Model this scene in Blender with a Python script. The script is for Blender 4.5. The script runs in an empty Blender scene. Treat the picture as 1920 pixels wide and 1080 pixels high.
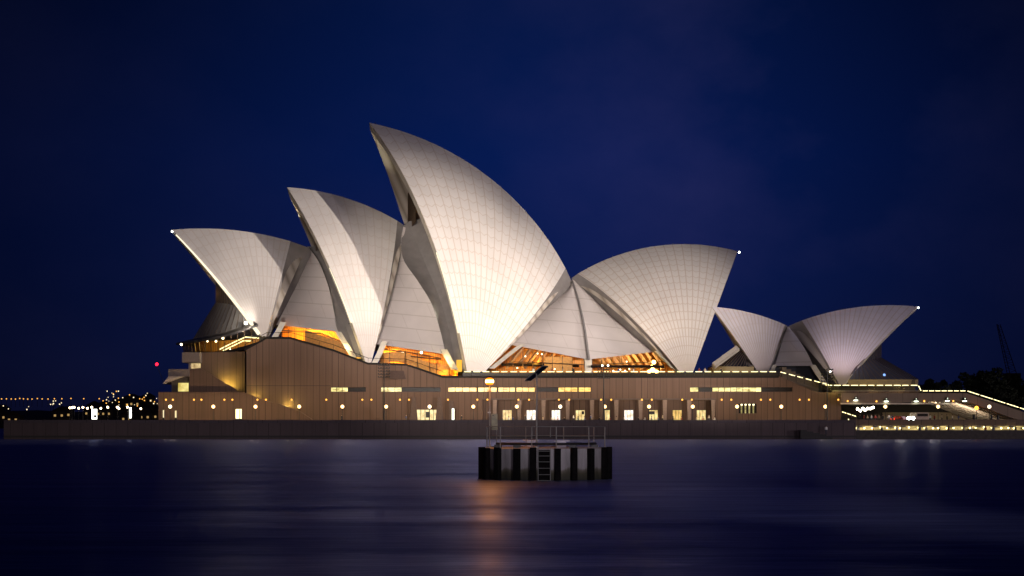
import bpy, bmesh, math, random
import numpy as np
from mathutils import Vector
random.seed(7)
SC = bpy.context.scene
COL = SC.collection
R_ = math.radians

# ------------------------------------------------------------------ camera
FOC, HOR, CH = 3097.0, 797.0, 2.9           # focal length in photo pixels, horizon row, eye height above the water
cam = bpy.data.cameras.new('camera')
cam.sensor_width = 36.0
cam.lens = FOC / 1920 * 36
cam.shift_y = (HOR - 540) / 1920
cam.clip_start, cam.clip_end = 1.0, 9000.0
camo = bpy.data.objects.new('camera', cam); COL.objects.link(camo)
camo.location = (0, 0, CH); camo.rotation_euler = (math.pi / 2, 0, 0)
SC.camera = camo

# ------------------------------------------------------------------ view, world, moon, far floodlights
SC.view_settings.view_transform = 'Standard'
SC.view_settings.look = 'None'
SC.view_settings.exposure = 0.0
SC.view_settings.gamma = 1.0
SC.render.engine = 'CYCLES'
SC.cycles.use_denoising = True
SC.cycles.max_bounces = 6
SC.cycles.diffuse_bounces = 3
SC.cycles.glossy_bounces = 3
SC.cycles.transparent_max_bounces = 12
SC.cycles.sample_clamp_indirect = 4.0
SC.cycles.sample_clamp_direct = 0.0
SC.cycles.caustics_reflective = False
SC.cycles.caustics_refractive = False


class NT:
    """small wrapper to write node trees tersely"""
    def __init__(s, tree):
        s.t = tree; tree.nodes.clear()
    def n(s, kind, **kw):
        nd = s.t.nodes.new('ShaderNode' + kind)
        for k, v in kw.items():
            if k == 'ins':
                for i, val in v.items():
                    if hasattr(val, 'is_output'): s.t.links.new(val, nd.inputs[i])
                    else: nd.inputs[i].default_value = val
            else: setattr(nd, k, v)
        return nd
    def m(s, op, a, b=0.0, c=0.0, clamp=False):
        nd = s.n('Math', operation=op, use_clamp=clamp)
        for i, v in enumerate((a, b, c)):
            if hasattr(v, 'is_output'): s.t.links.new(v, nd.inputs[i])
            else: nd.inputs[i].default_value = v
        return nd.outputs[0]
    def mix(s, f, a, b):
        nd = s.n('MixRGB', blend_type='MIX')
        for i, v in enumerate((f, a, b)):
            if hasattr(v, 'is_output'): s.t.links.new(v, nd.inputs[i])
            else: nd.inputs[i].default_value = v if i == 0 else (*v, 1)[:4]
        return nd.outputs[0]
    def ramp(s, f, stops):
        nd = s.n('ValToRGB'); s.t.links.new(f, nd.inputs[0])
        el = nd.color_ramp.elements
        while len(el) < len(stops): el.new(0.5)
        for e, (p, c) in zip(el, stops): e.position = p; e.color = (*c, 1)[:4]
        return nd.outputs[0]
    def link(s, a, b): s.t.links.new(a, b)


world = bpy.data.worlds.new('World'); SC.world = world; world.use_nodes = True
w = NT(world.node_tree)
tc = w.n('TexCoord')
sep = w.n('SeparateXYZ'); w.link(tc.outputs['Generated'], sep.inputs[0])
X_, Y_, Z_ = sep.outputs
# deep blue after-dusk sky: a NISHITA sky with the sun well under the horizon adds its own faint gradient
nis = w.n('TexSky', sky_type='NISHITA', sun_disc=False, sun_elevation=R_(-4.0), sun_rotation=R_(200))
grad = w.ramp(Z_, [(0.0, (0.0034, 0.0060, 0.038)), (0.035, (0.0046, 0.0100, 0.062)), (0.09, (0.0040, 0.0110, 0.074)),
                   (0.16, (0.0020, 0.0104, 0.078)), (0.25, (0.0012, 0.0078, 0.056)), (0.45, (0.0020, 0.0070, 0.058)), (1.0, (0.0030, 0.0070, 0.060))])
# the sky is brightest over the venue and falls off to both sides
ax = w.m('SUBTRACT', w.m('DIVIDE', X_, w.m('MAXIMUM', Y_, 0.15)), 0.02)
zz = w.m('SUBTRACT', Z_, 0.10)
fall = w.m('POWER', 2.718, w.m('ADD', w.m('MULTIPLY', w.m('MULTIPLY', ax, ax), -20.0), w.m('MULTIPLY', w.m('MULTIPLY', zz, w.m('ABSOLUTE', zz)), w.m('MULTIPLY', ax, w.m('MULTIPLY', ax, -220.0)))))
fall = w.m('ADD', w.m('MULTIPLY', fall, 0.80), 0.20)
base = w.n('MixRGB', blend_type='MULTIPLY', ins={0: 1.0, 1: grad}); w.link(fall, base.inputs[2])
# soft violet cloud banks lit by the town
mp = w.n('Mapping', ins={'Scale': (7.0, 3.0, 10.0), 'Rotation': (0, R_(-24), 0)}); w.link(tc.outputs['Generated'], mp.inputs[0])
nz = w.n('TexNoise', ins={'Scale': 1.0, 'Detail': 6.0, 'Roughness': 0.52}); w.link(mp.outputs[0], nz.inputs['Vector'])
dx = w.m('SUBTRACT', w.m('DIVIDE', X_, w.m('MAXIMUM', Y_, 0.15)), 0.13); dz = w.m('SUBTRACT', Z_, 0.19)
bank = w.m('POWER', 2.718, w.m('ADD', w.m('MULTIPLY', w.m('MULTIPLY', dx, dx), -55.0), w.m('MULTIPLY', w.m('MULTIPLY', dz, dz), -110.0)))
dens = w.m('MULTIPLY', w.m('ADD', w.m('MULTIPLY', bank, 0.85), 0.15), w.m('MULTIPLY', w.m('SUBTRACT', nz.outputs[0], 0.40), 3.6, clamp=True))
clf = w.n('MixRGB', blend_type='MULTIPLY', ins={0: 1.0, 1: (0.0115, 0.0085, 0.022, 1)}); w.link(dens, clf.inputs[2])
add = w.n('MixRGB', blend_type='ADD', ins={0: 1.0}); w.link(base.outputs[0], add.inputs[1]); w.link(clf.outputs[0], add.inputs[2])
ns = w.n('MixRGB', blend_type='MULTIPLY', ins={0: 1.0, 1: nis.outputs[0], 2: (0.02, 0.02, 0.03, 1)})
add2 = w.n('MixRGB', blend_type='ADD', ins={0: 1.0}); w.link(add.outputs[0], add2.inputs[1]); w.link(ns.outputs[0], add2.inputs[2])
# warm town glow low in the sky on the side opposite the venue (behind the photographer)
back = w.m('MULTIPLY', w.m('MAXIMUM', w.m('MULTIPLY', Y_, -1.0), 0.0), w.m('MAXIMUM', w.m('SUBTRACT', 0.7, Z_), 0.0))
glow = w.n('MixRGB', blend_type='MULTIPLY', ins={0: 1.0, 1: (0.105, 0.060, 0.050, 1)}); w.link(back, glow.inputs[2])
add3 = w.n('MixRGB', blend_type='ADD', ins={0: 1.0}); w.link(add2.outputs[0], add3.inputs[1]); w.link(glow.outputs[0], add3.inputs[2])
bg = w.n('Background', ins={'Strength': 1.0}); w.link(add3.outputs[0], bg.inputs[0])
wo = w.n('OutputWorld'); w.link(bg.outputs[0], wo.inputs[0])


def lamp(name, kind, loc, energy, color, target=None, size=0.5, angle=40, blend=0.6, shape=None):
    d = bpy.data.lights.new(name, kind); d.energy = energy; d.color = color
    if kind == 'SPOT': d.spot_size = R_(angle); d.spot_blend = blend; d.shadow_soft_size = size
    elif kind == 'POINT': d.shadow_soft_size = size
    elif kind == 'SUN': d.angle = R_(size)
    elif kind == 'AREA': d.size = size
    o = bpy.data.objects.new(name, d); COL.objects.link(o); o.location = loc
    if target is not None:
        o.rotation_euler = (Vector(target) - Vector(loc)).to_track_quat('-Z', 'Y').to_euler()
    return o

lamp('fill_sun', 'SUN', (0, 0, 200), 0.012, (0.75, 0.8, 1.0), target=(60, 200, 0), size=10)  # added weak fill light from behind the camera, no real source
# unseen floodlights round the cove, behind and beside the camera
lamp('quay_floodlight', 'SPOT', (430, 105, 26), 1.15e6, (1.0, 0.87, 0.95), target=(0, 375, 44), size=1.2, angle=40, blend=0.6)
lamp('wharf_floodlight', 'SPOT', (290, 10, 30), 0.52e6, (0.98, 0.88, 1.0), target=(5, 375, 44), size=1.5, angle=36, blend=0.6)
lamp('cove_floodlight', 'SPOT', (10, -30, 28), 0.24e6, (0.98, 0.88, 1.0), target=(5, 375, 44), size=1.5, angle=34, blend=0.6)
for ang_, en_, sx_, sy_, pxy in ((8.0, 14e6, 470, 140, (674, 528)), (12.8, 2.45e6, -20, 10, (885, 560)), (10.5, 5.0e6, 150, 40, (1228, 560)), (8.0, 1.7e6, -60, 20, (730, 555)), (6.0, 1.2e6, -60, 20, (505, 545))):
    lamp('pool_spot', 'SPOT', (sx_, sy_, 18), en_, (1.0, 0.88, 0.78), target=tuple(np.array([(pxy[0] - 960) / FOC * 368, 368, CH + (HOR - pxy[1]) / FOC * 368])), size=0.8, angle=ang_, blend=1.0)  # added unseen spots that make the bright pools on the shells
lamp('north_floodlight', 'SPOT', (-200, 120, 20), 0.10e6, (1.0, 0.90, 0.75), target=(-40, 375, 35), size=0.8, angle=40, blend=0.7)
lamp('platform_fill', 'SPOT', (30, -14, 9), 0.85e5, (0.93, 0.86, 1.0), target=(1.5, 89, 1.5), size=0.3, angle=13, blend=0.8)  # added unseen spot that brightens the platform in the water


# ------------------------------------------------------------------ helpers
def px(x, y, Y):
    """the world point that stands Y metres in front of the camera on photo pixel (x, y)"""
    return np.array([(x - 960) / FOC * Y, Y, CH + (HOR - y) / FOC * Y])
def wx(x, Y): return (x - 960) / FOC * Y
def wz(y, Y): return CH + (HOR - y) / FOC * Y

MATS = {}
def mat(name, color, rough=0.6, metal=0.0, var=0.12, scale=3.0, emit=None, estr=0.0, bump=0.0, spec=0.5):
    if name in MATS: return MATS[name]
    m = bpy.data.materials.new(name); m.use_nodes = True
    t = NT(m.node_tree)
    co = t.n('NewGeometry').outputs['Position']
    nz = t.n('TexNoise', ins={'Scale': scale, 'Detail': 4.0}); t.link(co, nz.inputs['Vector'])
    c0 = tuple(max(0, c * (1 - var)) for c in color); c1 = tuple(min(1, c * (1 + var)) for c in color)
    col = t.ramp(nz.outputs[0], [(0.3, c0), (0.7, c1)])
    p = t.n('BsdfPrincipled', ins={'Base Color': col, 'Roughness': rough, 'Metallic': metal, 'Specular IOR Level': spec})
    if emit: p.inputs['Emission Color'].default_value = (*emit, 1); p.inputs['Emission Strength'].default_value = estr
    if bump:
        b = t.n('Bump', ins={'Strength': bump, 'Distance': 0.05, 'Height': nz.outputs[0]}); t.link(b.outputs[0], p.inputs['Normal'])
    o = t.n('OutputMaterial'); t.link(p.outputs[0], o.inputs[0])
    MATS[name] = m
    return m

def emat(name, color, strength):
    if name in MATS: return MATS[name]
    m = bpy.data.materials.new(name); m.use_nodes = True
    t = NT(m.node_tree)
    e = t.n('Emission', ins={0: (*color, 1), 1: strength}); o = t.n('OutputMaterial'); t.link(e.outputs[0], o.inputs[0])
    MATS[name] = m
    return m

def panel_mat(name, color, width, joint=0.12, dark=0.45, var=0.16, hrow=None, rough=0.75):
    """vertical precast panels: joints every `width` metres along x, tone changing from panel to panel, rain stains"""
    m = bpy.data.materials.new(name); m.use_nodes = True
    t = NT(m.node_tree)
    g = t.n('NewGeometry'); s = t.n('SeparateXYZ'); t.link(g.outputs['Position'], s.inputs[0])
    u = t.m('DIVIDE', t.m('ADD', s.outputs[0], 200.0), width)
    if hrow is None:
        u = t.m('ADD', u, t.m('DIVIDE', s.outputs[1], width * 3.1))
    fr = t.m('FRACT', u); fl = t.m('FLOOR', u)
    d = t.m('MULTIPLY', t.m('MINIMUM', fr, t.m('SUBTRACT', 1.0, fr)), width)
    jm = t.m('LESS_THAN', d, joint * 0.5)
    wn = t.n('TexWhiteNoise', noise_dimensions='1D'); t.link(fl, wn.inputs['W'])
    mp = t.n('Mapping', ins={'Scale': (2.2, 2.2, 0.09)}); t.link(g.outputs['Position'], mp.inputs[0])
    nz = t.n('TexNoise', ins={'Scale': 1.0, 'Detail': 6.0, 'Roughness': 0.65}); t.link(mp.outputs[0], nz.inputs['Vector'])
    n2 = t.n('TexNoise', ins={'Scale': 14.0, 'Detail': 3.0}); t.link(g.outputs['Position'], n2.inputs['Vector'])
    v = t.m('ADD', t.m('MULTIPLY', wn.outputs[0], var * 0.5), t.m('MULTIPLY', nz.outputs[0], var * 2.1))
    v = t.m('ADD', v, t.m('MULTIPLY', n2.outputs[0], var * 0.6))
    v = t.m('ADD', v, 1.0 - 1.6 * var)
    v = t.m('MULTIPLY', v, t.m('SUBTRACT', 1.0, t.m('MULTIPLY', jm, t.m('MULTIPLY', t.m('ADD', wn.outputs[0], 0.35), dark * 1.3))))
    c = t.n('MixRGB', blend_type='MULTIPLY', ins={0: 1.0, 1: (*color, 1)}); t.link(v, c.inputs[2])
    p = t.n('BsdfPrincipled', ins={'Base Color': c.outputs[0], 'Roughness': rough, 'Specular IOR Level': 0.3})
    o = t.n('OutputMaterial'); t.link(p.outputs[0], o.inputs[0])
    MATS[name] = m
    return m

def tile_mat(name, row=2.6, tint=(0.645, 0.605, 0.575), seam=0.45, chev=0.85):
    """glazed tile lids: fan seams at whole u, chevron seams every `row` metres up the rib; uv 'lid' = (rib index, metres), 'wid' = rib width"""
    m = bpy.data.materials.new(name); m.use_nodes = True
    t = NT(m.node_tree)
    a = t.n('UVMap', uv_map='lid'); b = t.n('UVMap', uv_map='wid')
    s = t.n('SeparateXYZ'); t.link(a.outputs[0], s.inputs[0])
    s2 = t.n('SeparateXYZ'); t.link(b.outputs[0], s2.inputs[0])
    u, v = s.outputs[0], s.outputs[1]; rw = s2.outputs[0]
    fu = t.m('FRACT', u)
    d1 = t.m('MULTIPLY', t.m('MINIMUM', fu, t.m('SUBTRACT', 1.0, fu)), rw)
    ch = t.m('SUBTRACT', 1.0, t.m('MULTIPLY', t.m('ABSOLUTE', t.m('SUBTRACT', fu, 0.5)), 2.0))
    vv = t.m('DIVIDE', t.m('ADD', v, t.m('MULTIPLY', t.m('MULTIPLY', ch, rw), 0.38)), row)
    fv = t.m('FRACT', vv)
    d2 = t.m('MULTIPLY', t.m('MINIMUM', fv, t.m('SUBTRACT', 1.0, fv)), row)
    def edge(d, lo, hi):
        r = t.n('MapRange', ins={'From Min': lo, 'From Max': hi, 'To Min': 1.0, 'To Max': 0.0}); t.link(d, r.inputs[0]); return r.outputs[0]
    sm = t.m('MAXIMUM', t.m('MULTIPLY', edge(d1, 0.03, 0.16), 0.95), t.m('MULTIPLY', edge(d2, 0.04, 0.18), chev))
    cv = t.n('CombineXYZ'); t.link(t.m('FLOOR', u), cv.inputs[0]); t.link(t.m('FLOOR', vv), cv.inputs[1])
    wn = t.n('TexWhiteNoise', noise_dimensions='2D'); t.link(cv.outputs[0], wn.inputs['Vector'])
    g = t.n('NewGeometry')
    nz = t.n('TexNoise', ins={'Scale': 0.22, 'Detail': 5.0}); t.link(g.outputs['Position'], nz.inputs['Vector'])
    val = t.m('ADD', t.m('MULTIPLY', wn.outputs[0], 0.06), t.m('MULTIPLY', nz.outputs[0], 0.18))
    val = t.m('ADD', val, 0.88)
    c = t.n('MixRGB', blend_type='MULTIPLY', ins={0: 1.0, 1: (*tint, 1)}); t.link(val, c.inputs[2])
    col = t.mix(t.m('MULTIPLY', sm, seam), (0, 0, 0), (0.40, 0.265, 0.16))
    t.link(c.outputs[0], t.t.nodes[-1].inputs[1])
    ro = t.m('ADD', t.m('MULTIPLY', wn.outputs[0], 0.12), 0.34)
    p = t.n('BsdfPrincipled', ins={'Base Color': col, 'Roughness': ro, 'Specular IOR Level': 0.35})
    o = t.n('OutputMaterial'); t.link(p.outputs[0], o.inputs[0])
    MATS[name] = m
    return m

def lit_mat(name, c_dark, c_light, strength, scale=(0.9, 0.9, 0.9)):
    """a lit interior seen through glass: patchy glow"""
    m = bpy.data.materials.new(name); m.use_nodes = True
    t = NT(m.node_tree)
    g = t.n('NewGeometry'); mp = t.n('Mapping', ins={'Scale': scale}); t.link(g.outputs['Position'], mp.inputs[0])
    nz = t.n('TexNoise', ins={'Scale': 1.0, 'Detail': 4.0, 'Roughness': 0.6}); t.link(mp.outputs[0], nz.inputs['Vector'])
    c = t.ramp(nz.outputs[0], [(0.32, c_dark), (0.62, c_light)])
    e = t.n('Emission', ins={0: c, 1: strength})
    gl = t.n('BsdfGlossy', ins={'Roughness': 0.25, 'Color': (0.02, 0.02, 0.02, 1)})
    ad = t.n('AddShader'); t.link(e.outputs[0], ad.inputs[0]); t.link(gl.outputs[0], ad.inputs[1])
    o = t.n('OutputMaterial'); t.link(ad.outputs[0], o.inputs[0])
    MATS[name] = m
    return m

def glass_mat(name, tint, opaque, base=(0.22, 0.18, 0.155)):
    m = bpy.data.materials.new(name); m.use_nodes = True
    t = NT(m.node_tree)
    tr = t.n('BsdfTransparent', ins={0: (*tint, 1)})
    p = t.n('BsdfPrincipled', ins={'Base Color': (*base, 1), 'Roughness': 0.22})
    lw = t.n('LayerWeight', ins={0: 0.35})
    f = t.m('ADD', t.m('MULTIPLY', lw.outputs['Fresnel'], 0.5), opaque, clamp=True)
    mx = t.n('MixShader'); t.link(f, mx.inputs[0]); t.link(tr.outputs[0], mx.inputs[1]); t.link(p.outputs[0], mx.inputs[2])
    o = t.n('OutputMaterial'); t.link(mx.outputs[0], o.inputs[0])
    MATS[name] = m
    return m


class MB:
    """collects shapes in world coordinates and links them as ONE mesh object"""
    def __init__(s): s.v = []; s.f = []; s.uv = None
    def quad(s, *p):
        i = len(s.v); s.v += [tuple(map(float, q)) for q in p]; s.f.append(tuple(range(i, i + len(p)))); return s
    def box(s, x0, x1, y0, y1, z0, z1):
        i = len(s.v)
        s.v += [(x0, y0, z0), (x1, y0, z0), (x1, y1, z0), (x0, y1, z0), (x0, y0, z1), (x1, y0, z1), (x1, y1, z1), (x0, y1, z1)]
        s.f += [tuple(i + k for k in f) for f in ((0, 3, 2, 1), (4, 5, 6, 7), (0, 1, 5, 4), (1, 2, 6, 5), (2, 3, 7, 6), (3, 0, 4, 7))]
        return s
    def prism(s, poly, y0, y1):
        """xz polygon extruded from y0 to y1"""
        i = len(s.v); n = len(poly)
        s.v += [(float(a), y0, float(b)) for a, b in poly] + [(float(a), y1, float(b)) for a, b in poly]
        s.f.append(tuple(range(i, i + n))); s.f.append(tuple(range(i + 2 * n - 1, i + n - 1, -1)))
        for k in range(n):
            l = (k + 1) % n
            s.f.append((i + k, i + n + k, i + n + l, i + l))
        return s
    def slab(s, poly, z0, z1):
        """xy polygon extruded in z"""
        i = len(s.v); n = len(poly)
        s.v += [(float(a), float(b), z0) for a, b in poly] + [(float(a), float(b), z1) for a, b in poly]
        s.f.append(tuple(range(i + n - 1, i - 1, -1))); s.f.append(tuple(range(i + n, i + 2 * n)))
        for k in range(n):
            l = (k + 1) % n
            s.f.append((i + k, i + l, i + n + l, i + n + k))
        return s
    def tube(s, pts, r, n=8, r1=None, cap=True):
        P = [np.array(p, float) for p in pts]; i0 = len(s.v); m = len(P)
        for k, p in enumerate(P):
            d = (P[min(k + 1, m - 1)] - P[max(k - 1, 0)]); d /= np.linalg.norm(d) + 1e-9
            a = np.cross(d, (0, 0, 1.0)) if abs(d[2]) < 0.9 else np.cross(d, (1.0, 0, 0)); a /= np.linalg.norm(a); b = np.cross(d, a)
            rr = r if r1 is None else r + (r1 - r) * k / max(1, m - 1)
            for j in range(n):
                t = 2 * math.pi * j / n; s.v.append(tuple(p + rr * (math.cos(t) * a + math.sin(t) * b)))
        for k in range(m - 1):
            for j in range(n):
                l = (j + 1) % n
                s.f.append((i0 + k * n + j, i0 + k * n + l, i0 + (k + 1) * n + l, i0 + (k + 1) * n + j))
        if cap:
            s.f.append(tuple(i0 + j for j in range(n - 1, -1, -1))); s.f.append(tuple(i0 + (m - 1) * n + j for j in range(n)))
        return s
    def lathe(s, c, prof, n=16):
        """profile [(r, z)] turned about the vertical through c"""
        i0 = len(s.v)
        for r, z in prof:
            for j in range(n):
                t = 2 * math.pi * j / n; s.v.append((c[0] + r * math.cos(t), c[1] + r * math.sin(t), c[2] + z))
        for k in range(len(prof) - 1):
            for j in range(n):
                l = (j + 1) % n
                s.f.append((i0 + k * n + j, i0 + k * n + l, i0 + (k + 1) * n + l, i0 + (k + 1) * n + j))
        s.f.append(tuple(i0 + j for j in range(n - 1, -1, -1))); s.f.append(tuple(i0 + (len(prof) - 1) * n + j for j in range(n)))
        return s
    def ball(s, c, r, n=12, sq=1.0):
        k = n // 2
        return s.lathe(c, [(max(r * math.sin(math.pi * i / k), 0.004), -r * sq * math.cos(math.pi * i / k)) for i in range(k + 1)], n)
    def grid(s, rows, closed=False):
        i0 = len(s.v); m = len(rows[0])
        for r in rows: s.v += [tuple(map(float, p)) for p in r]
        for a in range(len(rows) - 1):
            for b in range(m - 1):
                s.f.append((i0 + a * m + b, i0 + a * m + b + 1, i0 + (a + 1) * m + b + 1, i0 + (a + 1) * m + b))
        return s
    def build(s, name, material, parent=None, smooth=False, loc=None):
        me = bpy.data.meshes.new(name)
        org = np.zeros(3)
        q = parent
        while q is not None: org = org + np.array(q.location); q = q.parent
        if loc is not None: org = org + np.array(loc)
        me.from_pydata([tuple(np.array(v) - org) for v in s.v], [], s.f)
        me.materials.append(material)
        bm = bmesh.new(); bm.from_mesh(me)
        if s.uv is None: bmesh.ops.recalc_face_normals(bm, faces=bm.faces)
        bm.to_mesh(me); bm.free()
        if smooth:
            for p in me.polygons: p.use_smooth = True
            if hasattr(me, 'set_sharp_from_angle'): me.set_sharp_from_angle(angle=R_(40))
        o = bpy.data.objects.new(name, me); COL.objects.link(o)
        if parent is not None: o.parent = parent
        if loc is not None: o.location = loc
        return o


def tag(o, label=None, cat=None, group=None, kind=None):
    if label: o['label'] = label
    if cat: o['category'] = cat
    if group: o['group'] = group
    if kind: o['kind'] = kind
    return o

def thing(name, loc, label, cat, group=None, rz=0.0):
    o = bpy.data.objects.new(name, None); COL.objects.link(o)
    o.empty_display_size = 0.5; o.location = loc; o.rotation_euler.z = rz
    return tag(o, label, cat, group)

def copy_tree(o, parent=None):
    c = o.copy(); COL.objects.link(c); c.parent = parent
    for ch in o.children: copy_tree(ch, c)
    return c

ORD = ('first second third fourth fifth sixth seventh eighth ninth tenth eleventh twelfth thirteenth fourteenth fifteenth sixteenth seventeenth '
       'eighteenth nineteenth twentieth').split()
def nth(i):
    if i < 20: return ORD[i]
    tens = {2: 'twenty', 3: 'thirty', 4: 'forty', 5: 'fifty'}[(i + 1) // 10]
    r = (i + 1) % 10
    return {'twenty': 'twentieth', 'thirty': 'thirtieth', 'forty': 'fortieth', 'fifty': 'fiftieth'}[tens] if r == 0 else tens + '-' + ORD[r - 1]

# ------------------------------------------------------------------ materials
TILE = tile_mat('glazed_tile', 2.9, seam=0.52, chev=0.72)
TILE_SOFT = tile_mat('glazed_tile_soft', 2.9, seam=0.28, chev=0.75)
TILE_BROAD = tile_mat('glazed_tile_broad', 2.35, seam=0.56, chev=0.80)
TILE_SMALL = tile_mat('glazed_tile_small', 2.4, tint=(0.60, 0.56, 0.60), seam=0.50, chev=0.3)
CONC = mat('shell_concrete', (0.56, 0.51, 0.43), 0.8, scale=0.6, var=0.15)
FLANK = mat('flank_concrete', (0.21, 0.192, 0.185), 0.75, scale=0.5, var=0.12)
SIDE = mat('side_tile', (0.62, 0.57, 0.54), 0.45, scale=0.3, var=0.06)
PANEL = panel_mat('granite_panels', (0.128, 0.079, 0.058), 1.36, joint=0.11, dark=0.45, var=0.27)
PANEL2 = panel_mat('granite_panels_base', (0.118, 0.072, 0.053), 1.36, joint=0.11, dark=0.45, var=0.27)
DARKCAP = mat('bronze_coping', (0.016, 0.012, 0.010), 0.6, spec=0.15)
BRONZE = mat('bronze_mullion', (0.16, 0.11, 0.07), 0.4, metal=0.7)
GLASSB = glass_mat('bronze_glass', (0.55, 0.44, 0.30), 0.45)
GLASSR = glass_mat('roof_glass', (0.40, 0.36, 0.32), 0.72, (0.27, 0.25, 0.24))
GLASSS = glass_mat('skirt_glass', (0.25, 0.25, 0.30), 0.80, (0.085, 0.085, 0.115))
GLASSC = glass_mat('clear_glass', (0.92, 0.88, 0.78), 0.03)
WOOD = panel_mat('foyer_timber', (0.56, 0.25, 0.035), 0.55, joint=0.07, dark=0.5, var=0.2, rough=0.5)
FLOORM = mat('foyer_floor', (0.20, 0.13, 0.09), 0.5)
STONE = mat('seawall_stone', (0.045, 0.036, 0.034), 0.8, scale=1.5, var=0.3)
PAVE = mat('granite_paving', (0.16, 0.13, 0.12), 0.7, scale=1.0, var=0.15)
DARKMETAL = mat('dark_metal', (0.03, 0.028, 0.028), 0.5, metal=0.5)
STEEL = mat('galvanised_steel', (0.40, 0.385, 0.35), 0.42, metal=0.75)
DARKGLASS = mat('dark_glass', (0.018, 0.015, 0.014), 0.35, spec=0.15)
STRIPL = emat('handrail_light', (1.0, 0.86, 0.42), 3.2)
GLOBE = emat('globe_glow', (1.0, 0.64, 0.27), 4.0)
GLOBEW = emat('globe_glow_white', (1.0, 0.82, 0.52), 4.0)
AMBER = emat('amber_glow', (1.0, 0.45, 0.08), 2.4)

# ------------------------------------------------------------------ setting: water, land, promenade
def water_mat():
    m = bpy.data.materials.new('harbour_water'); m.use_nodes = True
    t = NT(m.node_tree)
    g = t.n('NewGeometry')
    mp = t.n('Mapping', ins={'Scale': (0.05, 0.16, 1.0)}); t.link(g.outputs['Position'], mp.inputs[0])
    n1 = t.n('TexNoise', ins={'Scale': 1.0, 'Detail': 5.0, 'Roughness': 0.55}); t.link(mp.outputs[0], n1.inputs['Vector'])
    mp2 = t.n('Mapping', ins={'Scale': (0.5, 1.3, 1.0)}); t.link(g.outputs['Position'], mp2.inputs[0])
    n2 = t.n('TexNoise', ins={'Scale': 1.0, 'Detail': 4.0}); t.link(mp2.outputs[0], n2.inputs['Vector'])
    h = t.m('ADD', n1.outputs[0], t.m('MULTIPLY', n2.outputs[0], 0.04))
    b = t.n('Bump', ins={'Strength': 0.17, 'Distance': 1.0, 'Height': h})
    ro = t.n('MapRange', ins={'From Min': 0.35, 'From Max': 0.7, 'To Min': 0.32, 'To Max': 0.46}); t.link(n1.outputs[0], ro.inputs[0])
    gl = t.n('BsdfGlossy', ins={'Color': (0.30, 0.33, 0.60, 1), 'Roughness': ro.outputs[0]}); df = t.n('BsdfDiffuse', ins={'Color': (0.004, 0.007, 0.030, 1)})
    fr = t.n('Fresnel', ins={'IOR': 1.33})
    for nd in (gl, df, fr): t.link(b.outputs[0], nd.inputs['Normal'])
    p = t.n('MixShader'); t.link(fr.outputs[0], p.inputs[0]); t.link(df.outputs[0], p.inputs[1]); t.link(gl.outputs[0], p.inputs[2])
    o = t.n('OutputMaterial'); t.link(p.outputs[0], o.inputs[0])
    return m
tag(MB().quad((-3000, -200, 0), (3000, -200, 0), (3000, 4200, 0), (-3000, 4200, 0)).build('water', water_mat()), 'dark smooth harbour water', kind='structure')

ZB = 3.4                                     # promenade level
XR = wx(1592, 345)                           # where the lower promenade on the right begins
land = [(-104, 341), (-100, 338.6), (XR, 338.6), (XR, 346.4), (420, 346.4), (420, 560), (-60, 560), (-92, 470), (-108, 380)]
tag(MB().slab(land, -2.0, ZB).build('broadwalk', PAVE), 'granite paved promenade round the podium', kind='structure')
# seawall: long dark stone wall with a low parapet
sw = thing('seawall', (0, 338.3, 0), 'long dark stone seawall with low parapet between water and promenade', 'seawall')
MB().box(-104, XR, 338.0, 338.6, -1.5, 3.35).build('wall', panel_mat('seawall_blocks', (0.085, 0.062, 0.066), 2.4, joint=0.1, var=0.25), sw)
MB().box(-104, XR, 337.9, 338.9, 3.35, 3.95).build('parapet', panel_mat('seawall_parapet', (0.075, 0.058, 0.068), 3.0, joint=0.1, var=0.2), sw)
MB().box(-104, XR, 337.8, 338.0, 0.35, 0.75).build('ledge', mat('wet_ledge', (0.02, 0.016, 0.016), 0.6), sw)
# lower promenade on the right
tag(MB().box(XR, 420, 338.4, 346.4, -2, 0.95).build('lower_promenade', PAVE), 'low waterside promenade on the right', kind='structure')
lw = thing('quay_wall', (XR, 338.2, 0), 'low dark wall along the waterside terrace at right', 'wall')
MB().box(XR, 420, 338.0, 338.4, -1.5, 1.75).build('wall', STONE, lw)
MB().box(XR - 0.01, 420, 337.9, 338.5, 1.75, 1.88).build('cap', mat('wall_cap', (0.07, 0.06, 0.06), 0.6), lw)
uw = thing('terrace_edge', (XR, 344.0, 2.7), 'brown upper terrace edge overhanging the lit waterside bar', 'terrace edge')
MB().box(XR + 0.02, 420, 343.6, 344.1, 2.72, 4.05).build('parapet', panel_mat('terrace_panels', (0.11, 0.075, 0.06), 2.2, var=0.2), uw)
MB().box(XR + 0.02, 420, 344.1, 346.38, 2.95, 3.38).build('soffit', mat('soffit_concrete', (0.3, 0.26, 0.2), 0.8), uw)
# boat landing notch with steps in the seawall
bl = thing('boat_landing', (wx(1530, 337), 337, 0), 'dark boat landing steps set in the seawall below the rightmost floodlight mast', 'steps')
for k in range(5):
    x0 = wx(1500 + 12 * k, 337)
    MB().box(x0, wx(1500 + 12 * (k + 1), 337), 336.4, 337.78, -1.0, 1.9 - 0.3 * k).build('step', mat('landing_stone', (0.022, 0.02, 0.02), 0.7), bl)

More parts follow.
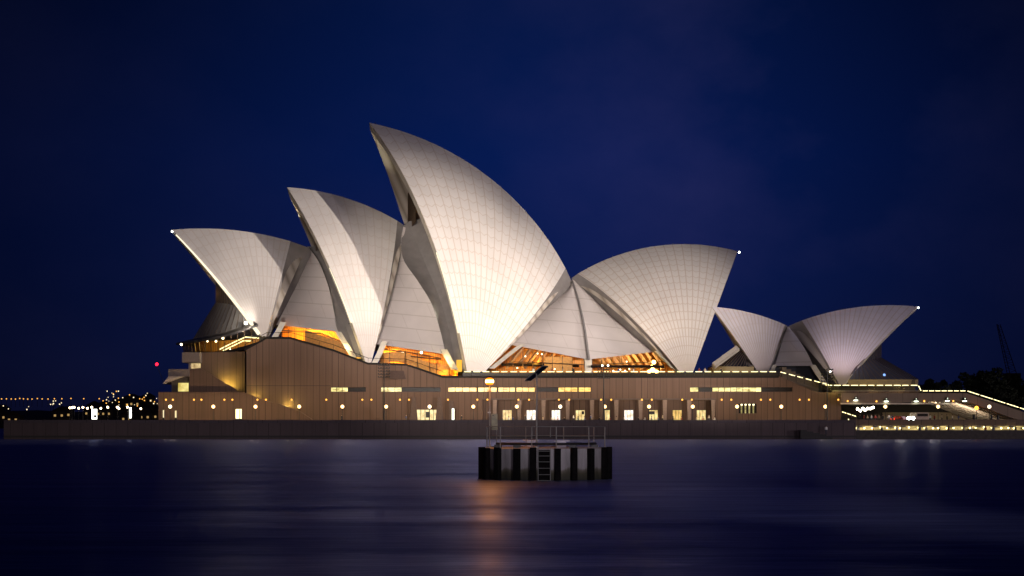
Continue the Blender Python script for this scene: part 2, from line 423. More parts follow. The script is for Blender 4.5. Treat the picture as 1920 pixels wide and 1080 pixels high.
# ------------------------------------------------------------------ podium
YF = 356.0
def pz(p): return [(wx(a, YF), wz(b, YF)) for a, b in p]
pod = thing('podium_building', (0, YF, ZB), 'long brown stone podium with panel joints carrying the white shell roofs', 'building')
prof = [(462, 655), (500, 632), (545, 632), (625, 655), (690, 680), (762, 682), (830, 705), (1460, 705), (1530, 735), (1577, 737)]
P = pz(prof)
ZS = wz(722, YF)                             # underside of the tall top band; strip windows sit below it
def holed(m, x0, x1, z0, z1, holes, y, depth):
    """wall face with rectangular holes and reveals"""
    xs = sorted({x0, x1, *[h[0] for h in holes], *[h[1] for h in holes]}); zs = sorted({z0, z1, *[h[2] for h in holes], *[h[3] for h in holes]})
    for a, b in zip(xs[:-1], xs[1:]):
        for c, d in zip(zs[:-1], zs[1:]):
            mx, mz = (a + b) / 2, (c + d) / 2
            if not any(h[0] < mx < h[1] and h[2] < mz < h[3] for h in holes): m.quad((a, y, c), (b, y, c), (b, y, d), (a, y, d))
    for a, b, c, d in holes:
        m.quad((a, y, c), (b, y, c), (b, y + depth, c), (a, y + depth, c)); m.quad((a, y, d), (b, y, d), (b, y + depth, d), (a, y + depth, d))
        m.quad((a, y, c), (a, y + depth, c), (a, y + depth, d), (a, y, d)); m.quad((b, y, c), (b, y + depth, c), (b, y + depth, d), (b, y, d))
X0, X1 = P[0][0], P[-1][0]
m = MB()
m.prism([(X0, ZS), (wx(1501, YF), ZS)] + [(wx(1501, YF), wz(722.6, YF))] + [p for p in P[::-1] if p[0] < wx(1500, YF)], YF, YF + 62)
ZW0, ZW1 = wz(734.5, YF), wz(726, YF)
strips = [(620, 686), (714, 826), (840, 1108), (1294, 1486)]
doors = [951, 996, 1043, 1088, 1135, 1179, 1225, 1270, 1315]
RX0, RX1 = wx(905, YF), wx(1342, YF)
ZR = wz(749.5, YF)
D0 = (wx(780, YF), wx(821, YF), ZB + 0.02, wz(768, YF))
W4 = (wx(1385, YF), wx(1419, YF), wz(775, YF), wz(757, YF))
holes = [(wx(a, YF), wx(b, YF), ZW0, ZW1) for a, b in strips]
ZT = wz(737, YF)
holed(m, X0, wx(1501, YF), ZT, ZS, holes, YF, 0.9)
holed(m, X0, X1, ZB, ZT, [(RX0, RX1, ZB + 0.01, ZR), D0, W4], YF, 1.2)
m.quad((wx(1501, YF), YF, ZT), (X1, YF, ZT), (wx(1530, YF), YF, wz(735, YF)), (wx(1501, YF), YF, wz(722.6, YF)))
m.quad((X1, YF, ZB), (X1, YF + 40, ZB), (X1, YF + 40, wz(737, YF)), (X1, YF, wz(737, YF)))
# recess walls
YR = YF + 3.0
m.quad((RX0, YF + 1.2, ZB), (RX0, YR, ZB), (RX0, YR, ZR), (RX0, YF + 1.2, ZR)); m.quad((RX1, YF + 1.2, ZB), (RX1, YR, ZB), (RX1, YR, ZR), (RX1, YF + 1.2, ZR))
m.quad((RX0, YF + 1.2, ZR), (RX1, YF + 1.2, ZR), (RX1, YR, ZR), (RX0, YR, ZR))
dh = [(wx(c - 9, YR), wx(c + 9, YR), ZB + 0.02, wz(769, YR)) for c in doors]
holed(m, RX0, RX1, ZB, ZR, dh, YR, 0.4)
m.build('wall', PANEL, pod)
# coping along the stepped top
cp = MB()
top = [(wx(a, YF), wz(b, YF)) for a, b in [(458, 655)] + prof[1:8]]
for (a, b), (c, d) in zip(top[:-1], top[1:]):
    cp.quad((a, YF - 0.15, b + 0.02), (c, YF - 0.15, d + 0.02), (c, YF + 0.5, d + 0.02), (a, YF + 0.5, b + 0.02))
    cp.quad((a, YF - 0.15, b - 0.42), (c, YF - 0.15, d - 0.42), (c, YF - 0.15, d + 0.02), (a, YF - 0.15, b + 0.02))
    cp.quad((a, YF - 0.15, b - 0.42), (c, YF - 0.15, d - 0.42), (c, YF - 0.002, d - 0.42), (a, YF - 0.002, b - 0.42))
cp.build('coping', DARKCAP, pod)
MB().box(wx(866, 357.3), wx(1460, 357.3), 357.3, 357.6, wz(705, 357.3), wz(699.2, 357.3)).build('upstand', mat('upstand_stone', (0.035, 0.03, 0.022), 0.7, spec=0.1), pod)
pr = MB()   # thin rail over the stepped part
rr = [(a, YF + 0.3, b + 1.0) for a, b in top[:-1]]
pr.tube(rr, 0.06, 6)
for (a, y, b), (c, y2, d) in zip(rr[:-1], rr[1:]):
    n = max(1, int((c - a) / 2.4))
    for k in range(n):
        t = k / n; pr.tube([(a + (c - a) * t, y, b + (d - b) * t - 1.0), (a + (c - a) * t, y, b + (d - b) * t)], 0.035, 5)
pr.build('handrail', DARKCAP, pod)
gs = MB()   # long groove that marks the upper floor
gs.box(X0, wx(620, YF), YF - 0.012, YF + 0.1, wz(723.6, YF), wz(722.8, YF))
gs.build('joint', mat('dark_joint', (0.03, 0.02, 0.018), 0.8), pod)
# strip windows: each pane its own part
WARM = lit_mat('strip_glow', (0.30, 0.22, 0.05), (1.0, 0.86, 0.36), 1.6, (0.55, 0.2, 1.8))
WARM2 = lit_mat('strip_glow_amber', (0.55, 0.22, 0.02), (1.0, 0.68, 0.16), 1.7, (0.6, 0.2, 1.5))
panes = [(620, 652, WARM), (652, 686, DARKGLASS), (714, 753, WARM), (753, 826, DARKGLASS), (840, 894, WARM2), (896, 932, WARM2), (934, 966, WARM2), (968, 1003, WARM2),
         (1003, 1047, DARKGLASS), (1047, 1083, WARM2), (1085, 1108, WARM2), (1294, 1310, WARM), (1310, 1336, DARKGLASS), (1336, 1428, WARM), (1428, 1486, DARKGLASS)]
for a, b, mm in panes:
    o = MB().box(wx(a, YF) + 0.03, wx(b, YF) - 0.03, YF + 0.55, YF + 0.6, ZW0 + 0.03, ZW1 - 0.03).build('strip_window', mm, pod)
    f = MB()
    n = max(1, round((b - a) / 12))
    for k in range(n + 1):
        x = wx(a + (b - a) * k / n, YF); f.box(x - 0.05, x + 0.05, YF + 0.5, YF + 0.55, ZW0 + 0.03, ZW1 - 0.03)
    f.box(wx(a, YF) + .04, wx(b, YF) - .04, YF + 0.5, YF + 0.549, ZW1 - 0.08, ZW1 - 0.031); f.build('window_bars', DARKCAP, o)
# glazed doors behind the colonnade
dcols = [lit_mat('door_glow_%s' % n, a, b, s, (1.3, 1.3, 0.9)) for n, a, b, s in (
    ('amber', (0.541, 0.304, 0.057), (1.0, 0.66, 0.20), 1.0), ('white', (0.686, 0.521, 0.325), (1.0, 0.95, 0.90), 1.5), ('yellow', (0.578, 0.361, 0.101), (1.0, 0.80, 0.36), 1.15))]
pick = [0, 1, 1, 2, 2, 1, 2, 0, 2]
for i, c in enumerate(doors):
    h = dh[i]
    o = MB().box(h[0] + 0.02, h[1] - 0.02, YR + 0.32, YR + 0.38, h[2], h[3] - 0.02).build('glazed_door', dcols[pick[i]], pod)
    f = MB()
    for k in range(4):
        x = h[0] + 0.05 + (h[1] - h[0] - 0.1) * k / 3; f.box(x - 0.03, x + 0.03, YR + 0.26, YR + 0.32, h[2], h[3] - 0.03)
    f.build('door_frame', DARKCAP, o)
    if i in (3, 6): MB().box(h[0] + (0.2 if i == 6 else 1.4), h[0] + (1.3 if i == 6 else 1.9), YR + 0.20, YR + 0.25, wz(777, YR), wz(771, YR)).build('notice', DARKMETAL, o)
f = MB().box(D0[0] + .02, D0[1] - .02, YF + 0.9, YF + 0.95, D0[2], D0[3] - .02).build('glazed_door', dcols[2], pod)
fr = MB()
for k in range(6):
    x = D0[0] + 0.06 + (D0[1] - D0[0] - 0.12) * k / 5; fr.box(x - 0.05, x + 0.05, YF + 0.82, YF + 0.9, D0[2], D0[3] - .03)
fr.build('door_frame', DARKCAP, f)
MB().box(wx(798, YF), wx(806, YF), YF + 0.7, YF + 0.76, wz(783, YF), wz(772, YF)).build('notice', DARKMETAL, f)
o = MB().box(W4[0] + .02, W4[1] - .02, YF + 0.9, YF + 0.95, W4[2] + .02, W4[3] - .02).build('window', lit_mat('office_glow', (0.10, 0.08, 0.02), (0.9, 0.75, 0.3), 0.7, (0.6, 0.6, 0.9)), pod)
fr = MB()
for k in range(5):
    x = W4[0] + 0.25 + (W4[1] - W4[0] - 0.5) * k / 4; fr.box(x - 0.22, x + 0.22, YF + 0.2, YF + 0.9, W4[2] + .02, W4[3] - .02)
fr.build('pier', DARKCAP, o)
MB().box(W4[0] + .3, W4[1] - .1, YF + 0.3, YF + 0.5, W4[3] - 0.35, W4[3] - .06).build('tube_light', emat('tube_glow', (1.0, 0.9, 0.55), 3.0), o)
# columns of the recess
for i in range(10):
    c = 928 + 45.6 * i
    x = wx(min(c, 1338), YF)
    MB().prism([(x - 0.30, ZB), (x + 0.30, ZB), (x + 0.45, ZR - 0.003), (x - 0.45, ZR - 0.003)], YF + 0.25, YF + 1.0).build('column', mat('column_stone', (0.24, 0.17, 0.14), 0.7), pod)
MB().box(RX0, RX1, YF - 0.08, YF - 0.003, ZR - 0.05, ZR + 0.28).build('lintel', mat('lintel_dark', (0.10, 0.07, 0.06), 0.7), pod)
# sloped hood on the upper wall, dark splayed piers beside the door
hd = MB(); a, b, c, d = wx(731, YF), wx(757, YF), wz(711, YF), wz(695, YF)
hd.quad((a, YF - 0.9, c), (b + 0.5, YF - 0.9, c), (b, YF - 0.05, d), (a + 0.1, YF - 0.05, d)); hd.quad((a, YF - 0.9, c), (a + 0.1, YF - 0.05, d), (a, YF - 0.05, c))
hd.quad((b + 0.5, YF - 0.9, c), (b + 0.5, YF - 0.05, c), (b, YF - 0.05, d)); hd.quad((a, YF - .9, c), (b + .5, YF - .9, c), (b + .5, YF - .05, c), (a, YF - .05, c))
hd.build('hood', mat('hood_stone', (0.085, 0.052, 0.042), 0.8), pod)
for a in (776, 824):
    x = wx(a, YF)
    MB().prism([(x - 0.9, ZB), (x + 0.9, ZB), (x + 0.35, wz(745, YF)), (x - 0.35, wz(745, YF))], YF - 0.5, YF - 0.004).build('pier', mat('pier_stone', (0.10, 0.066, 0.054), 0.8), pod)
x = wx(846, YF); MB().box(x - 0.45, x + 0.45, YF - 0.6, YF - 0.004, ZB, wz(752, YF)).build('pier', MATS['pier_stone'], pod)
x = wx(1127, YF); MB().box(x - 0.45, x + 0.45, YF - 0.3, YF + 0.2, ZB, wz(751, YF)).build('pier', MATS['pier_stone'], pod)
# north end: stepped walls, cantilevered bays, stair parapet, base block
yn = YF + 1.6
n = MB()
n.prism([(wx(357, yn), ZB), (wx(459, yn), ZB), (wx(459, yn), wz(659, yn)), (wx(374, yn), wz(661, yn)), (wx(374, yn), wz(690, yn)), (wx(357, yn), wz(692, yn))], yn, yn + 50)
n.build('end_wall', PANEL, pod)
n = MB(); y1 = YF - 0.6
n.prism([(wx(355, y1), wz(735, y1)), (wx(446, y1), wz(735, y1)), (wx(440, y1), wz(728, y1)), (wx(375, y1), wz(690, y1)), (wx(355, y1), wz(692, y1))], y1, y1 + 0.5)
n.build('stair_parapet', PANEL2, pod)
n = MB(); y2 = YF - 3.2
n.prism([(wx(297, y2), ZB), (wx(590, y2), ZB), (wx(590, y2), wz(790, y2)), (wx(565, y2), wz(773, y2)), (wx(556, y2), wz(769, y2)), (wx(521, y2), wz(756, y2)), (wx(511, y2), wz(755, y2)), (wx(480, y2), wz(744, y2)), (wx(455, y2), wz(735, y2)), (wx(297, y2), wz(735, y2))], y2, y2 + 0.9)
n.build('base_wall', PANEL2, pod)
MB().box(wx(297, y2), wx(455, y2), y2 + 0.9, YF + 40, wz(738, y2), wz(735.3, y2)).build('terrace', PAVE, pod)
GREY = mat('grey_bay', (0.17, 0.135, 0.12), 0.7)
MB().box(wx(343, YF), wx(376, YF), YF - 1.0, YF + 30, wz(680, YF), wz(661, YF)).build('upper_bay', GREY, pod)
MB().box(wx(357, YF), wx(374, YF), YF + 1.0, YF + 1.4, wz(691, YF), wz(681, YF)).build('bay_window', lit_mat('bay_glow', (0.35, 0.2, 0.08), (1.0, 0.75, 0.36), 0.8, (0.9, 0.9, 0.7)), pod)
MB().box(wx(355, YF), wx(357.5, YF), YF - 0.8, YF + 0.8, wz(693, YF), wz(681, YF)).build('bay_post', GREY, pod)
MB().box(wx(318, YF), wx(356.8, YF), YF - 1.4, YF + 28, wz(706, YF), wz(692.5, YF)).build('lower_bay', GREY, pod)
aw = MB(); aw.prism([(wx(309, YF), wz(720, YF)), (wx(316, YF), wz(717.5, YF)), (wx(345, YF), wz(706.5, YF)), (wx(320, YF), wz(706.5, YF))], YF - 2.4, YF + 20)
aw.build('awning', mat('awning_metal', (0.40, 0.34, 0.30), 0.6), pod)
MB().box(wx(335, YF), wx(354, YF), YF - 0.6, YF - 0.2, wz(734, YF), wz(718, YF)).build('bay_window', lit_mat('kitchen_glow', (0.55, 0.38, 0.06), (1.0, 0.84, 0.30), 1.0, (0.7, 0.7, 0.4)), pod)
MB().box(wx(322, YF), wx(354, YF), YF - 0.19, YF + 20, wz(735, YF), wz(707, YF)).build('bay_core', mat('bay_dark', (0.05, 0.04, 0.035), 0.7), pod)
# yellow lamps hidden behind the stair parapet and the base wall
lamp('stair_lamp', 'AREA', (wx(425, YF), YF + 0.5, wz(724, YF)), 520, (1.0, 0.78, 0.13), target=(wx(432, YF), YF + 1.5, wz(705, YF)), size=2.5)
for a, b in ((478, 738), (540, 752)):
    lamp('ramp_lamp', 'POINT', (wx(a, YF), YF - 1.2, wz(b, YF) - 0.9), 330, (1.0, 0.78, 0.16), size=0.3)

# right end: bridge of the grand steps, tiers, steps, undercroft
YB = 352.0
st = thing('grand_stairway', (wx(1700, YB), YB, ZB), 'wide brown stone stairway bridge descending to the right with ribbed underside', 'stairway')
BEIGE = panel_mat('beam_panels', (0.22, 0.16, 0.115), 3.2, var=0.15)
poly = [(1577.5, 757), (1577.5, 737), (1812, 737), (1960, 786), (2000, 799), (2000, 812), (1960, 801), (1895, 783), (1812, 752)]
MB().prism([(wx(a, YB), wz(b, YB)) for a, b in poly], YB, YB + 0.8).build('beam', BEIGE, st)
bk = MB()
bk.prism([(wx(a, YB), wz(b, YB)) for a, b in [(1578, 744), (1578, 738), (1812, 738), (1960, 787), (2000, 800), (2000, 806), (1960, 794), (1812, 744)]], YB + 0.8, YB + 44)
bk.build('deck', mat('deck_stone', (0.05, 0.04, 0.035), 0.8), st)
LIGHTRIB = mat('soffit_rib', (0.46, 0.39, 0.31), 0.8)
for k in range(9):
    yy = YB + 2.0 + 3.6 * k
    rb = MB().prism([(wx(a, YB), wz(b, YB)) for a, b in [(1777, 755.2), (1777, 746), (1812, 745.5), (1960, 796), (1960, 803), (1893, 784.5), (1813, 754)]], yy, yy + 1.5)
    rb.build('soffit_beam', LIGHTRIB, st)
lamp('stair_soffit_lamp', 'AREA', (wx(1800, 365), 362, 3.8), 1200, (1.0, 0.82, 0.62), target=(wx(1830, 365), 366, 8), size=6)
MB().box(wx(1576, YB), wx(1783, YB), YB - 0.06, YB - 0.003, wz(758.2, YB), wz(755.6, YB)).build('fascia', mat('pale_fascia', (0.55, 0.46, 0.36), 0.7), st)
for x_ in (1625, 1690, 1750): lamp('driveway_fill', 'POINT', (wx(x_, 362), 362, 7.3), 520, (1.0, 0.80, 0.48), size=0.4)  # added fill lights that brighten the people under the bridge
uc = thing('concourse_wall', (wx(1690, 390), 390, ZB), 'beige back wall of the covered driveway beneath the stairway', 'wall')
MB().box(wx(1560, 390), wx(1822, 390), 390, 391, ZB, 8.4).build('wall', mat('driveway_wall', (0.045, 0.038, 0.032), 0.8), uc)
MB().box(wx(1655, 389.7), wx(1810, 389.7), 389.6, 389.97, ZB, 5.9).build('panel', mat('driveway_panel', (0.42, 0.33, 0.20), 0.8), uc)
# upper terrace block behind the stair bridge, below the small pavilion
tb = thing('pavilion_terrace', (wx(1650, 357), 357, 8), 'brown terrace block with glass balustrade below the rightmost shell', 'terrace')
MB().box(wx(1560, 357), wx(1724, 357), 357, 398, wz(752, 357), wz(733.5, 357)).build('wall', PANEL2, tb)
MB().box(wx(1565, 364), wx(1716, 364), 364, 392, wz(742, 364), wz(712, 364)).build('dining_wall', mat('dining_wall', (0.10, 0.075, 0.035), 0.7), tb)
MB().box(wx(1560, 357), wx(1725, 357), 356.9, 357.0, wz(733.5, 357), wz(732.4, 357)).build('kerb', mat('terrace_kerb', (0.36, 0.30, 0.24), 0.7), tb)

# ------------------------------------------------------------------ shells
class Hall:
    def __init__(s, a, bx, Y0):
        s.O = np.array([wx(bx, Y0), Y0, 0.0]); s.a = R_(a)
        s.r = np.array([math.cos(s.a), math.sin(s.a), 0.0]); s.n = np.array([math.sin(s.a), -math.cos(s.a), 0.0])
    def w(s, q):
        q = np.asarray(q, float); return s.O + np.multiply.outer(q[..., 0], s.r) + np.multiply.outer(q[..., 1], s.n) + np.multiply.outer(q[..., 2], np.array([0, 0, 1.0]))
    def at(s, x, y, v):
        """hall coordinates of the point on photo pixel (x, y) that lies v metres in front of the axis plane"""
        d = np.array([(x - 960) / FOC, 1.0, (HOR - y) / FOC]); c = np.array([0, 0, CH])
        p = c + d * (((s.O + s.n * v - c) @ s.n) / (d @ s.n)); q = p - s.O
        return np.array([q @ s.r, q @ s.n, p[2]])

def mir(q): q = np.array(q, float); q[..., 1] *= -1; return q

class Shell:
    """one half shell: the patch of a sphere between the ribs that run from the foot to the tip and to the rear end of the ridge"""
    def __init__(s, hall, tip, rear, foot, w, R, deck):
        s.h = hall; s.R = R
        T, B, Pp = hall.at(*tip, 0), hall.at(*rear, 0), hall.at(*foot, w)
        ab, ac = B - T, Pp - T; nn = np.cross(ab, ac); n2 = nn @ nn
        cc = T + (np.cross(nn, ab) * (ac @ ac) + np.cross(ac, nn) * (ab @ ab)) / (2 * n2)
        k = nn / math.sqrt(n2) * math.sqrt(R * R - (cc - T) @ (cc - T))
        s.C = cc + k if (cc + k)[1] < (cc - k)[1] else cc - k
        s.p = (Pp - s.C) / R
        tg = lambda A: (lambda q: q / np.linalg.norm(q))((A - s.C) - ((A - s.C) @ s.p) * s.p)
        s.tT, s.tB = tg(T), tg(B); s.ang = math.acos(np.clip(s.tT @ s.tB, -1, 1)); s.deck = deck; s.T, s.B, s.P = T, B, Pp
    def dirn(s, u):
        return (math.sin((1 - u) * s.ang) * s.tT + math.sin(u * s.ang) * s.tB) / math.sin(s.ang)
    def rib(s, u, n, R=None, plane=0.0):
        """points of rib u from deck to ridge on radius R, and their arc angle"""
        R = R or s.R; t = s.dirn(u)
        a, b, c = s.p[1], t[1], (plane - s.C[1]) / R
        r = math.hypot(a, b); f0 = math.atan2(b, a); dl = math.acos(np.clip(c / r, -1, 1))
        f1 = f0 + dl
        f0_ = 0.0
        for k in range(200):                  # start where the rib leaves the deck
            z = s.C[2] + R * (math.cos(f0_) * s.p[2] + math.sin(f0_) * t[2])
            if z >= s.deck or f0_ > f1: break
            f0_ += 0.002
        ph = np.linspace(f0_, f1, n)
        return s.C + R * (np.outer(np.cos(ph), s.p) + np.outer(np.sin(ph), t)), ph

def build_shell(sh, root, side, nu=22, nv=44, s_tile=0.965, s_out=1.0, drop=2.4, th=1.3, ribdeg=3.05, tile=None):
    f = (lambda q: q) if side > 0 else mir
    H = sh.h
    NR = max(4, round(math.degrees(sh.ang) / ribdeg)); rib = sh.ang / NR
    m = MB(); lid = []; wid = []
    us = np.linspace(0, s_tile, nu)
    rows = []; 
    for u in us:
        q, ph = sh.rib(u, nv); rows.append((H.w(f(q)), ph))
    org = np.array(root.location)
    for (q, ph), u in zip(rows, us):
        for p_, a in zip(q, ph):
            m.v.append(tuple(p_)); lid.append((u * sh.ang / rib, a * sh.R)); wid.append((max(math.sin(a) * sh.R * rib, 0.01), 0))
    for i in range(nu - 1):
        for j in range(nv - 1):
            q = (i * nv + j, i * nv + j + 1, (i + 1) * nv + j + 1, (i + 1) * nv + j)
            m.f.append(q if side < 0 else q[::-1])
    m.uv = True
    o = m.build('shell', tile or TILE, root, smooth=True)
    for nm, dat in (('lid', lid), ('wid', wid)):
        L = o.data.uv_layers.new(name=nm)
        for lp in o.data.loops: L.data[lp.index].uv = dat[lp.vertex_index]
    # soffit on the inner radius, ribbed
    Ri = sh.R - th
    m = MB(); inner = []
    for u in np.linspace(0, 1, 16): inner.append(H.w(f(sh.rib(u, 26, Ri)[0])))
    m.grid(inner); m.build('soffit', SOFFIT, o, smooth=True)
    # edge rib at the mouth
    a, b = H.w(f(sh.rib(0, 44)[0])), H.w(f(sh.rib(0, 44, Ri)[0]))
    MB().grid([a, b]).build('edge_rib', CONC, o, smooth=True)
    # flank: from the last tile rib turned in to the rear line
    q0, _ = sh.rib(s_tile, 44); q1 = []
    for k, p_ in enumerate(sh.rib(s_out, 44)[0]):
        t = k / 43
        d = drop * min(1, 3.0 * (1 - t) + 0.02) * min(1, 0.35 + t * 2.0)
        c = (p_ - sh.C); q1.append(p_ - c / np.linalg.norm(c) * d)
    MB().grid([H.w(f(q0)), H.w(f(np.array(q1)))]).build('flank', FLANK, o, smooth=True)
    return o, np.array(q1)

def soffit_mat():
    m = bpy.data.materials.new('ribbed_soffit'); m.use_nodes = True
    t = NT(m.node_tree); g = t.n('NewGeometry'); s = t.n('SeparateXYZ'); t.link(g.outputs['Position'], s.inputs[0])
    u = t.m('ADD', t.m('MULTIPLY', s.outputs[0], 0.8), t.m('MULTIPLY', s.outputs[2], 0.35))
    wv = t.m('ABSOLUTE', t.m('SINE', t.m('MULTIPLY', u, 1.8)))
    c = t.mix(wv, (0.24, 0.20, 0.16), (0.46, 0.41, 0.35))
    p = t.n('BsdfPrincipled', ins={'Base Color': c, 'Roughness': 0.8}); o = t.n('OutputMaterial'); t.link(p.outputs[0], o.inputs[0])
    return m
SOFFIT = soffit_mat()

HC = Hall(9.0, 1071, 388.0)
hall = thing('concert_hall', tuple(HC.w((-20.0, 0, 13.7))), 'great white floodlit hall of four tall tiled shell roofs', 'concert hall')
S1 = Shell(HC, (322, 431), (575, 462), (496.7, 640), 16.1, 105.5, wz(631, 361))
S2 = Shell(HC, (538, 351), (763, 425), (691.3, 698.8), 18.8, 80.05, wz(679, 358))
S3 = Shell(HC, (692, 230), (1070, 522), (880.15, 726.2), 24.6, 83.6, wz(696, 358))
S4 = Shell(HC, (1383, 471), (1071, 521), (1291.6, 719.5), 29.05, 56.9, wz(696, 358))
prm = {1: dict(s_tile=0.86, s_out=1.06, drop=6.5, tile=TILE_SOFT), 2: dict(s_tile=0.90, s_out=1.04, drop=5.0, tile=TILE_SOFT), 3: dict(s_tile=0.945, s_out=1.035, drop=4.6), 4: dict(s_tile=0.955, s_out=1.0, drop=5.0, tile=TILE_BROAD)}
LAB = {1: 'low leftmost shell pointing left', 2: 'second shell from the left', 3: 'tallest shell', 4: 'broad shell opening to the right'}
fl = {}
for k, sh in ((1, S1), (2, S2), (3, S3), (4, S4)):
    for side in (1, -1):
        o, q = build_shell(sh, hall, side, **prm[k])
        o['label'] = LAB[k] + (', near half' if side > 0 else ', far half')
        if side > 0: fl[k] = q

def curve(pts, n):
    """smooth polyline through points (Catmull-Rom)"""
    P = [np.array(p, float) for p in pts]; P = [2 * P[0] - P[1]] + P + [2 * P[-1] - P[-2]]
    out = []; m = len(P) - 3
    for i in range(n):
        t = i / (n - 1) * m; k = min(int(t), m - 1); t -= k
        a, b, c, d = P[k:k + 4]
        out.append(0.5 * (2 * b + (c - a) * t + (2 * a - 5 * b + 4 * c - d) * t * t + (3 * b - a - 3 * c + d) * t ** 3))
    return np.array(out)

def line_mat(name, color, sx, sz, tilt):
    """side shell tiles: long lids with fine stepped seams"""
    m = bpy.data.materials.new(name); m.use_nodes = True
    t = NT(m.node_tree); g = t.n('NewGeometry'); s = t.n('SeparateXYZ'); t.link(g.outputs['Position'], s.inputs[0])
    h = t.m('ADD', t.m('MULTIPLY', s.outputs[0], tilt), s.outputs[2])
    st_ = t.m('DIVIDE', h, sz); fr = t.m('FRACT', st_)
    d = t.m('MULTIPLY', t.m('MINIMUM', fr, t.m('SUBTRACT', 1.0, fr)), sz)
    u = t.m('FRACT', t.m('ADD', t.m('DIVIDE', t.m('ADD', s.outputs[0], t.m('MULTIPLY', fr, 1.4)), sx), t.m('MULTIPLY', t.m('FLOOR', st_), 0.37)))
    d2 = t.m('MULTIPLY', t.m('MINIMUM', u, t.m('SUBTRACT', 1.0, u)), sx)
    r = t.n('MapRange', ins={'From Min': 0.04, 'From Max': 0.16, 'To Min': 1.0, 'To Max': 0.0}); t.link(d, r.inputs[0])
    r2 = t.n('MapRange', ins={'From Min': 0.03, 'From Max': 0.12, 'To Min': 0.7, 'To Max': 0.0}); t.link(d2, r2.inputs[0])
    sm = t.m('MAXIMUM', r.outputs[0], r2.outputs[0])
    nz = t.n('TexNoise', ins={'Scale': 0.3, 'Detail': 5.0}); t.link(g.outputs['Position'], nz.inputs['Vector'])
    v = t.m('ADD', t.m('MULTIPLY', nz.outputs[0], 0.2), 0.9)
    c = t.n('MixRGB', blend_type='MULTIPLY', ins={0: 1.0, 1: (*color, 1)}); t.link(v, c.inputs[2])
    col = t.mix(t.m('MULTIPLY', sm, 0.36), (0, 0, 0), (0.30, 0.24, 0.19)); t.link(c.outputs[0], t.t.nodes[-1].inputs[1])
    p = t.n('BsdfPrincipled', ins={'Base Color': col, 'Roughness': 0.42, 'Specular IOR Level': 0.35}); o = t.n('OutputMaterial'); t.link(p.outputs[0], o.inputs[0])
    return m
SIDET = line_mat('side_shell_tile', (0.64, 0.58, 0.56), 9.0, 3.1, 0.12)

def patch(name, hall, root, left, right, bulge, material, n=24, mcol=10, th=0.7, both=True):
    """side shell: ruled between two edge curves (hall coordinates) and bulged outward, with thickness"""
    L, Rr = curve(left, n), curve(right, n)
    out = []
    for side in ((1, -1) if both else (1,)):
        rows = []; rin = []
        for i in range(n):
            r = []
            for j in range(mcol):
                t = j / (mcol - 1); p_ = L[i] * (1 - t) + Rr[i] * t
                p_ = p_ + np.array([0, 1.0, 0.25]) * bulge * math.sin(math.pi * t) * math.sin(math.pi * min(1, i / (n - 1) + 0.15)) 
                r.append(p_)
            rows.append(np.array(r))
        rows = np.array(rows); rin = rows - np.array([0, th, 0])
        f = (lambda q: q) if side > 0 else mir
        A, B = hall.w(f(rows)), hall.w(f(rin))
        m = MB(); m.grid(list(A)); m.grid(list(B))
        m.grid([A[-1], B[-1]]); m.grid([A[:, 0], B[:, 0]]); m.grid([A[:, -1], B[:, -1]])
        out.append(m.build(name, material, root, smooth=True))
    return out

def vq(sh, y, u=1.0):
    """v of the rear rib at photo row y"""
    q, _ = sh.rib(u, 60); W = sh.h.w(q); yy = HOR - FOC * (W[:, 2] - CH) / W[:, 1]
    return float(np.interp(-y, -yy, q[:, 1]))
def edge_pts(sh, pts, inset):
    return [sh.h.at(x, y, vq(sh, y) - inset) for x, y in pts]
A = HC.at
def fl_pts(k, ys, back=0.0):
    q_ = fl[k]; W = HC.w(q_); yy = HOR - FOC * (W[:, 2] - CH) / W[:, 1]; o_ = np.argsort(yy)
    return [np.array([np.interp(y, yy[o_], q_[o_, c]) for c in range(3)]) - np.array([0, back, 0]) for y in ys]
# between the tallest shell and the right-hand shell: two wings meeting on a crease, legs to the feet
crease = [A(1072, 525, -0.3), A(1084, 565, 6.5), A(1095, 615, 13.5), A(1103, 674, 19.0)]
lft = fl_pts(3, (528, 560, 590, 620, 646))
rgt = fl_pts(4, (527, 560, 590, 620, 660))
patch('side_shell', HC, hall, lft, crease, 0.9, SIDET); patch('side_shell', HC, hall, crease, rgt, 0.9, SIDET)
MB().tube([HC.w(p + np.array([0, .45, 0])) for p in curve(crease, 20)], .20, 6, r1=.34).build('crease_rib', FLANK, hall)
def leg(pts, wd, dp, root, hall_, material=CONC, both=True, name='leg'):
    for side in ((1, -1) if both else (1,)):
        f = (lambda q: q) if side > 0 else mir
        P = [np.array(p) for p in pts]
        a = hall_.w(f(np.array([p + np.array([wd / 2, 0, 0]) for p in P]))); b = hall_.w(f(np.array([p - np.array([wd / 2, 0, 0]) for p in P])))
        c = hall_.w(f(np.array([p + np.array([wd / 2, -dp, 0]) for p in P]))); d = hall_.w(f(np.array([p + np.array([-wd / 2, -dp, 0]) for p in P])))
        m = MB().grid([a, b, d, c, a]); m.quad(a[0], b[0], d[0], c[0]); m.quad(a[-1], b[-1], d[-1], c[-1]); m.build(name, material, root)
leg(edge_pts(S3, [(980, 645), (950, 668), (922, 691)], 1.7), 1.3, 0.9, hall, HC)
leg(edge_pts(S4, [(1233, 658), (1250, 674), (1264, 690)], 1.7), 1.3, 0.9, hall, HC)
leg([A(1103, 672, 18.8), A(1104, 703, 18.8)], 1.6, 1.2, hall, HC, name='pillar')
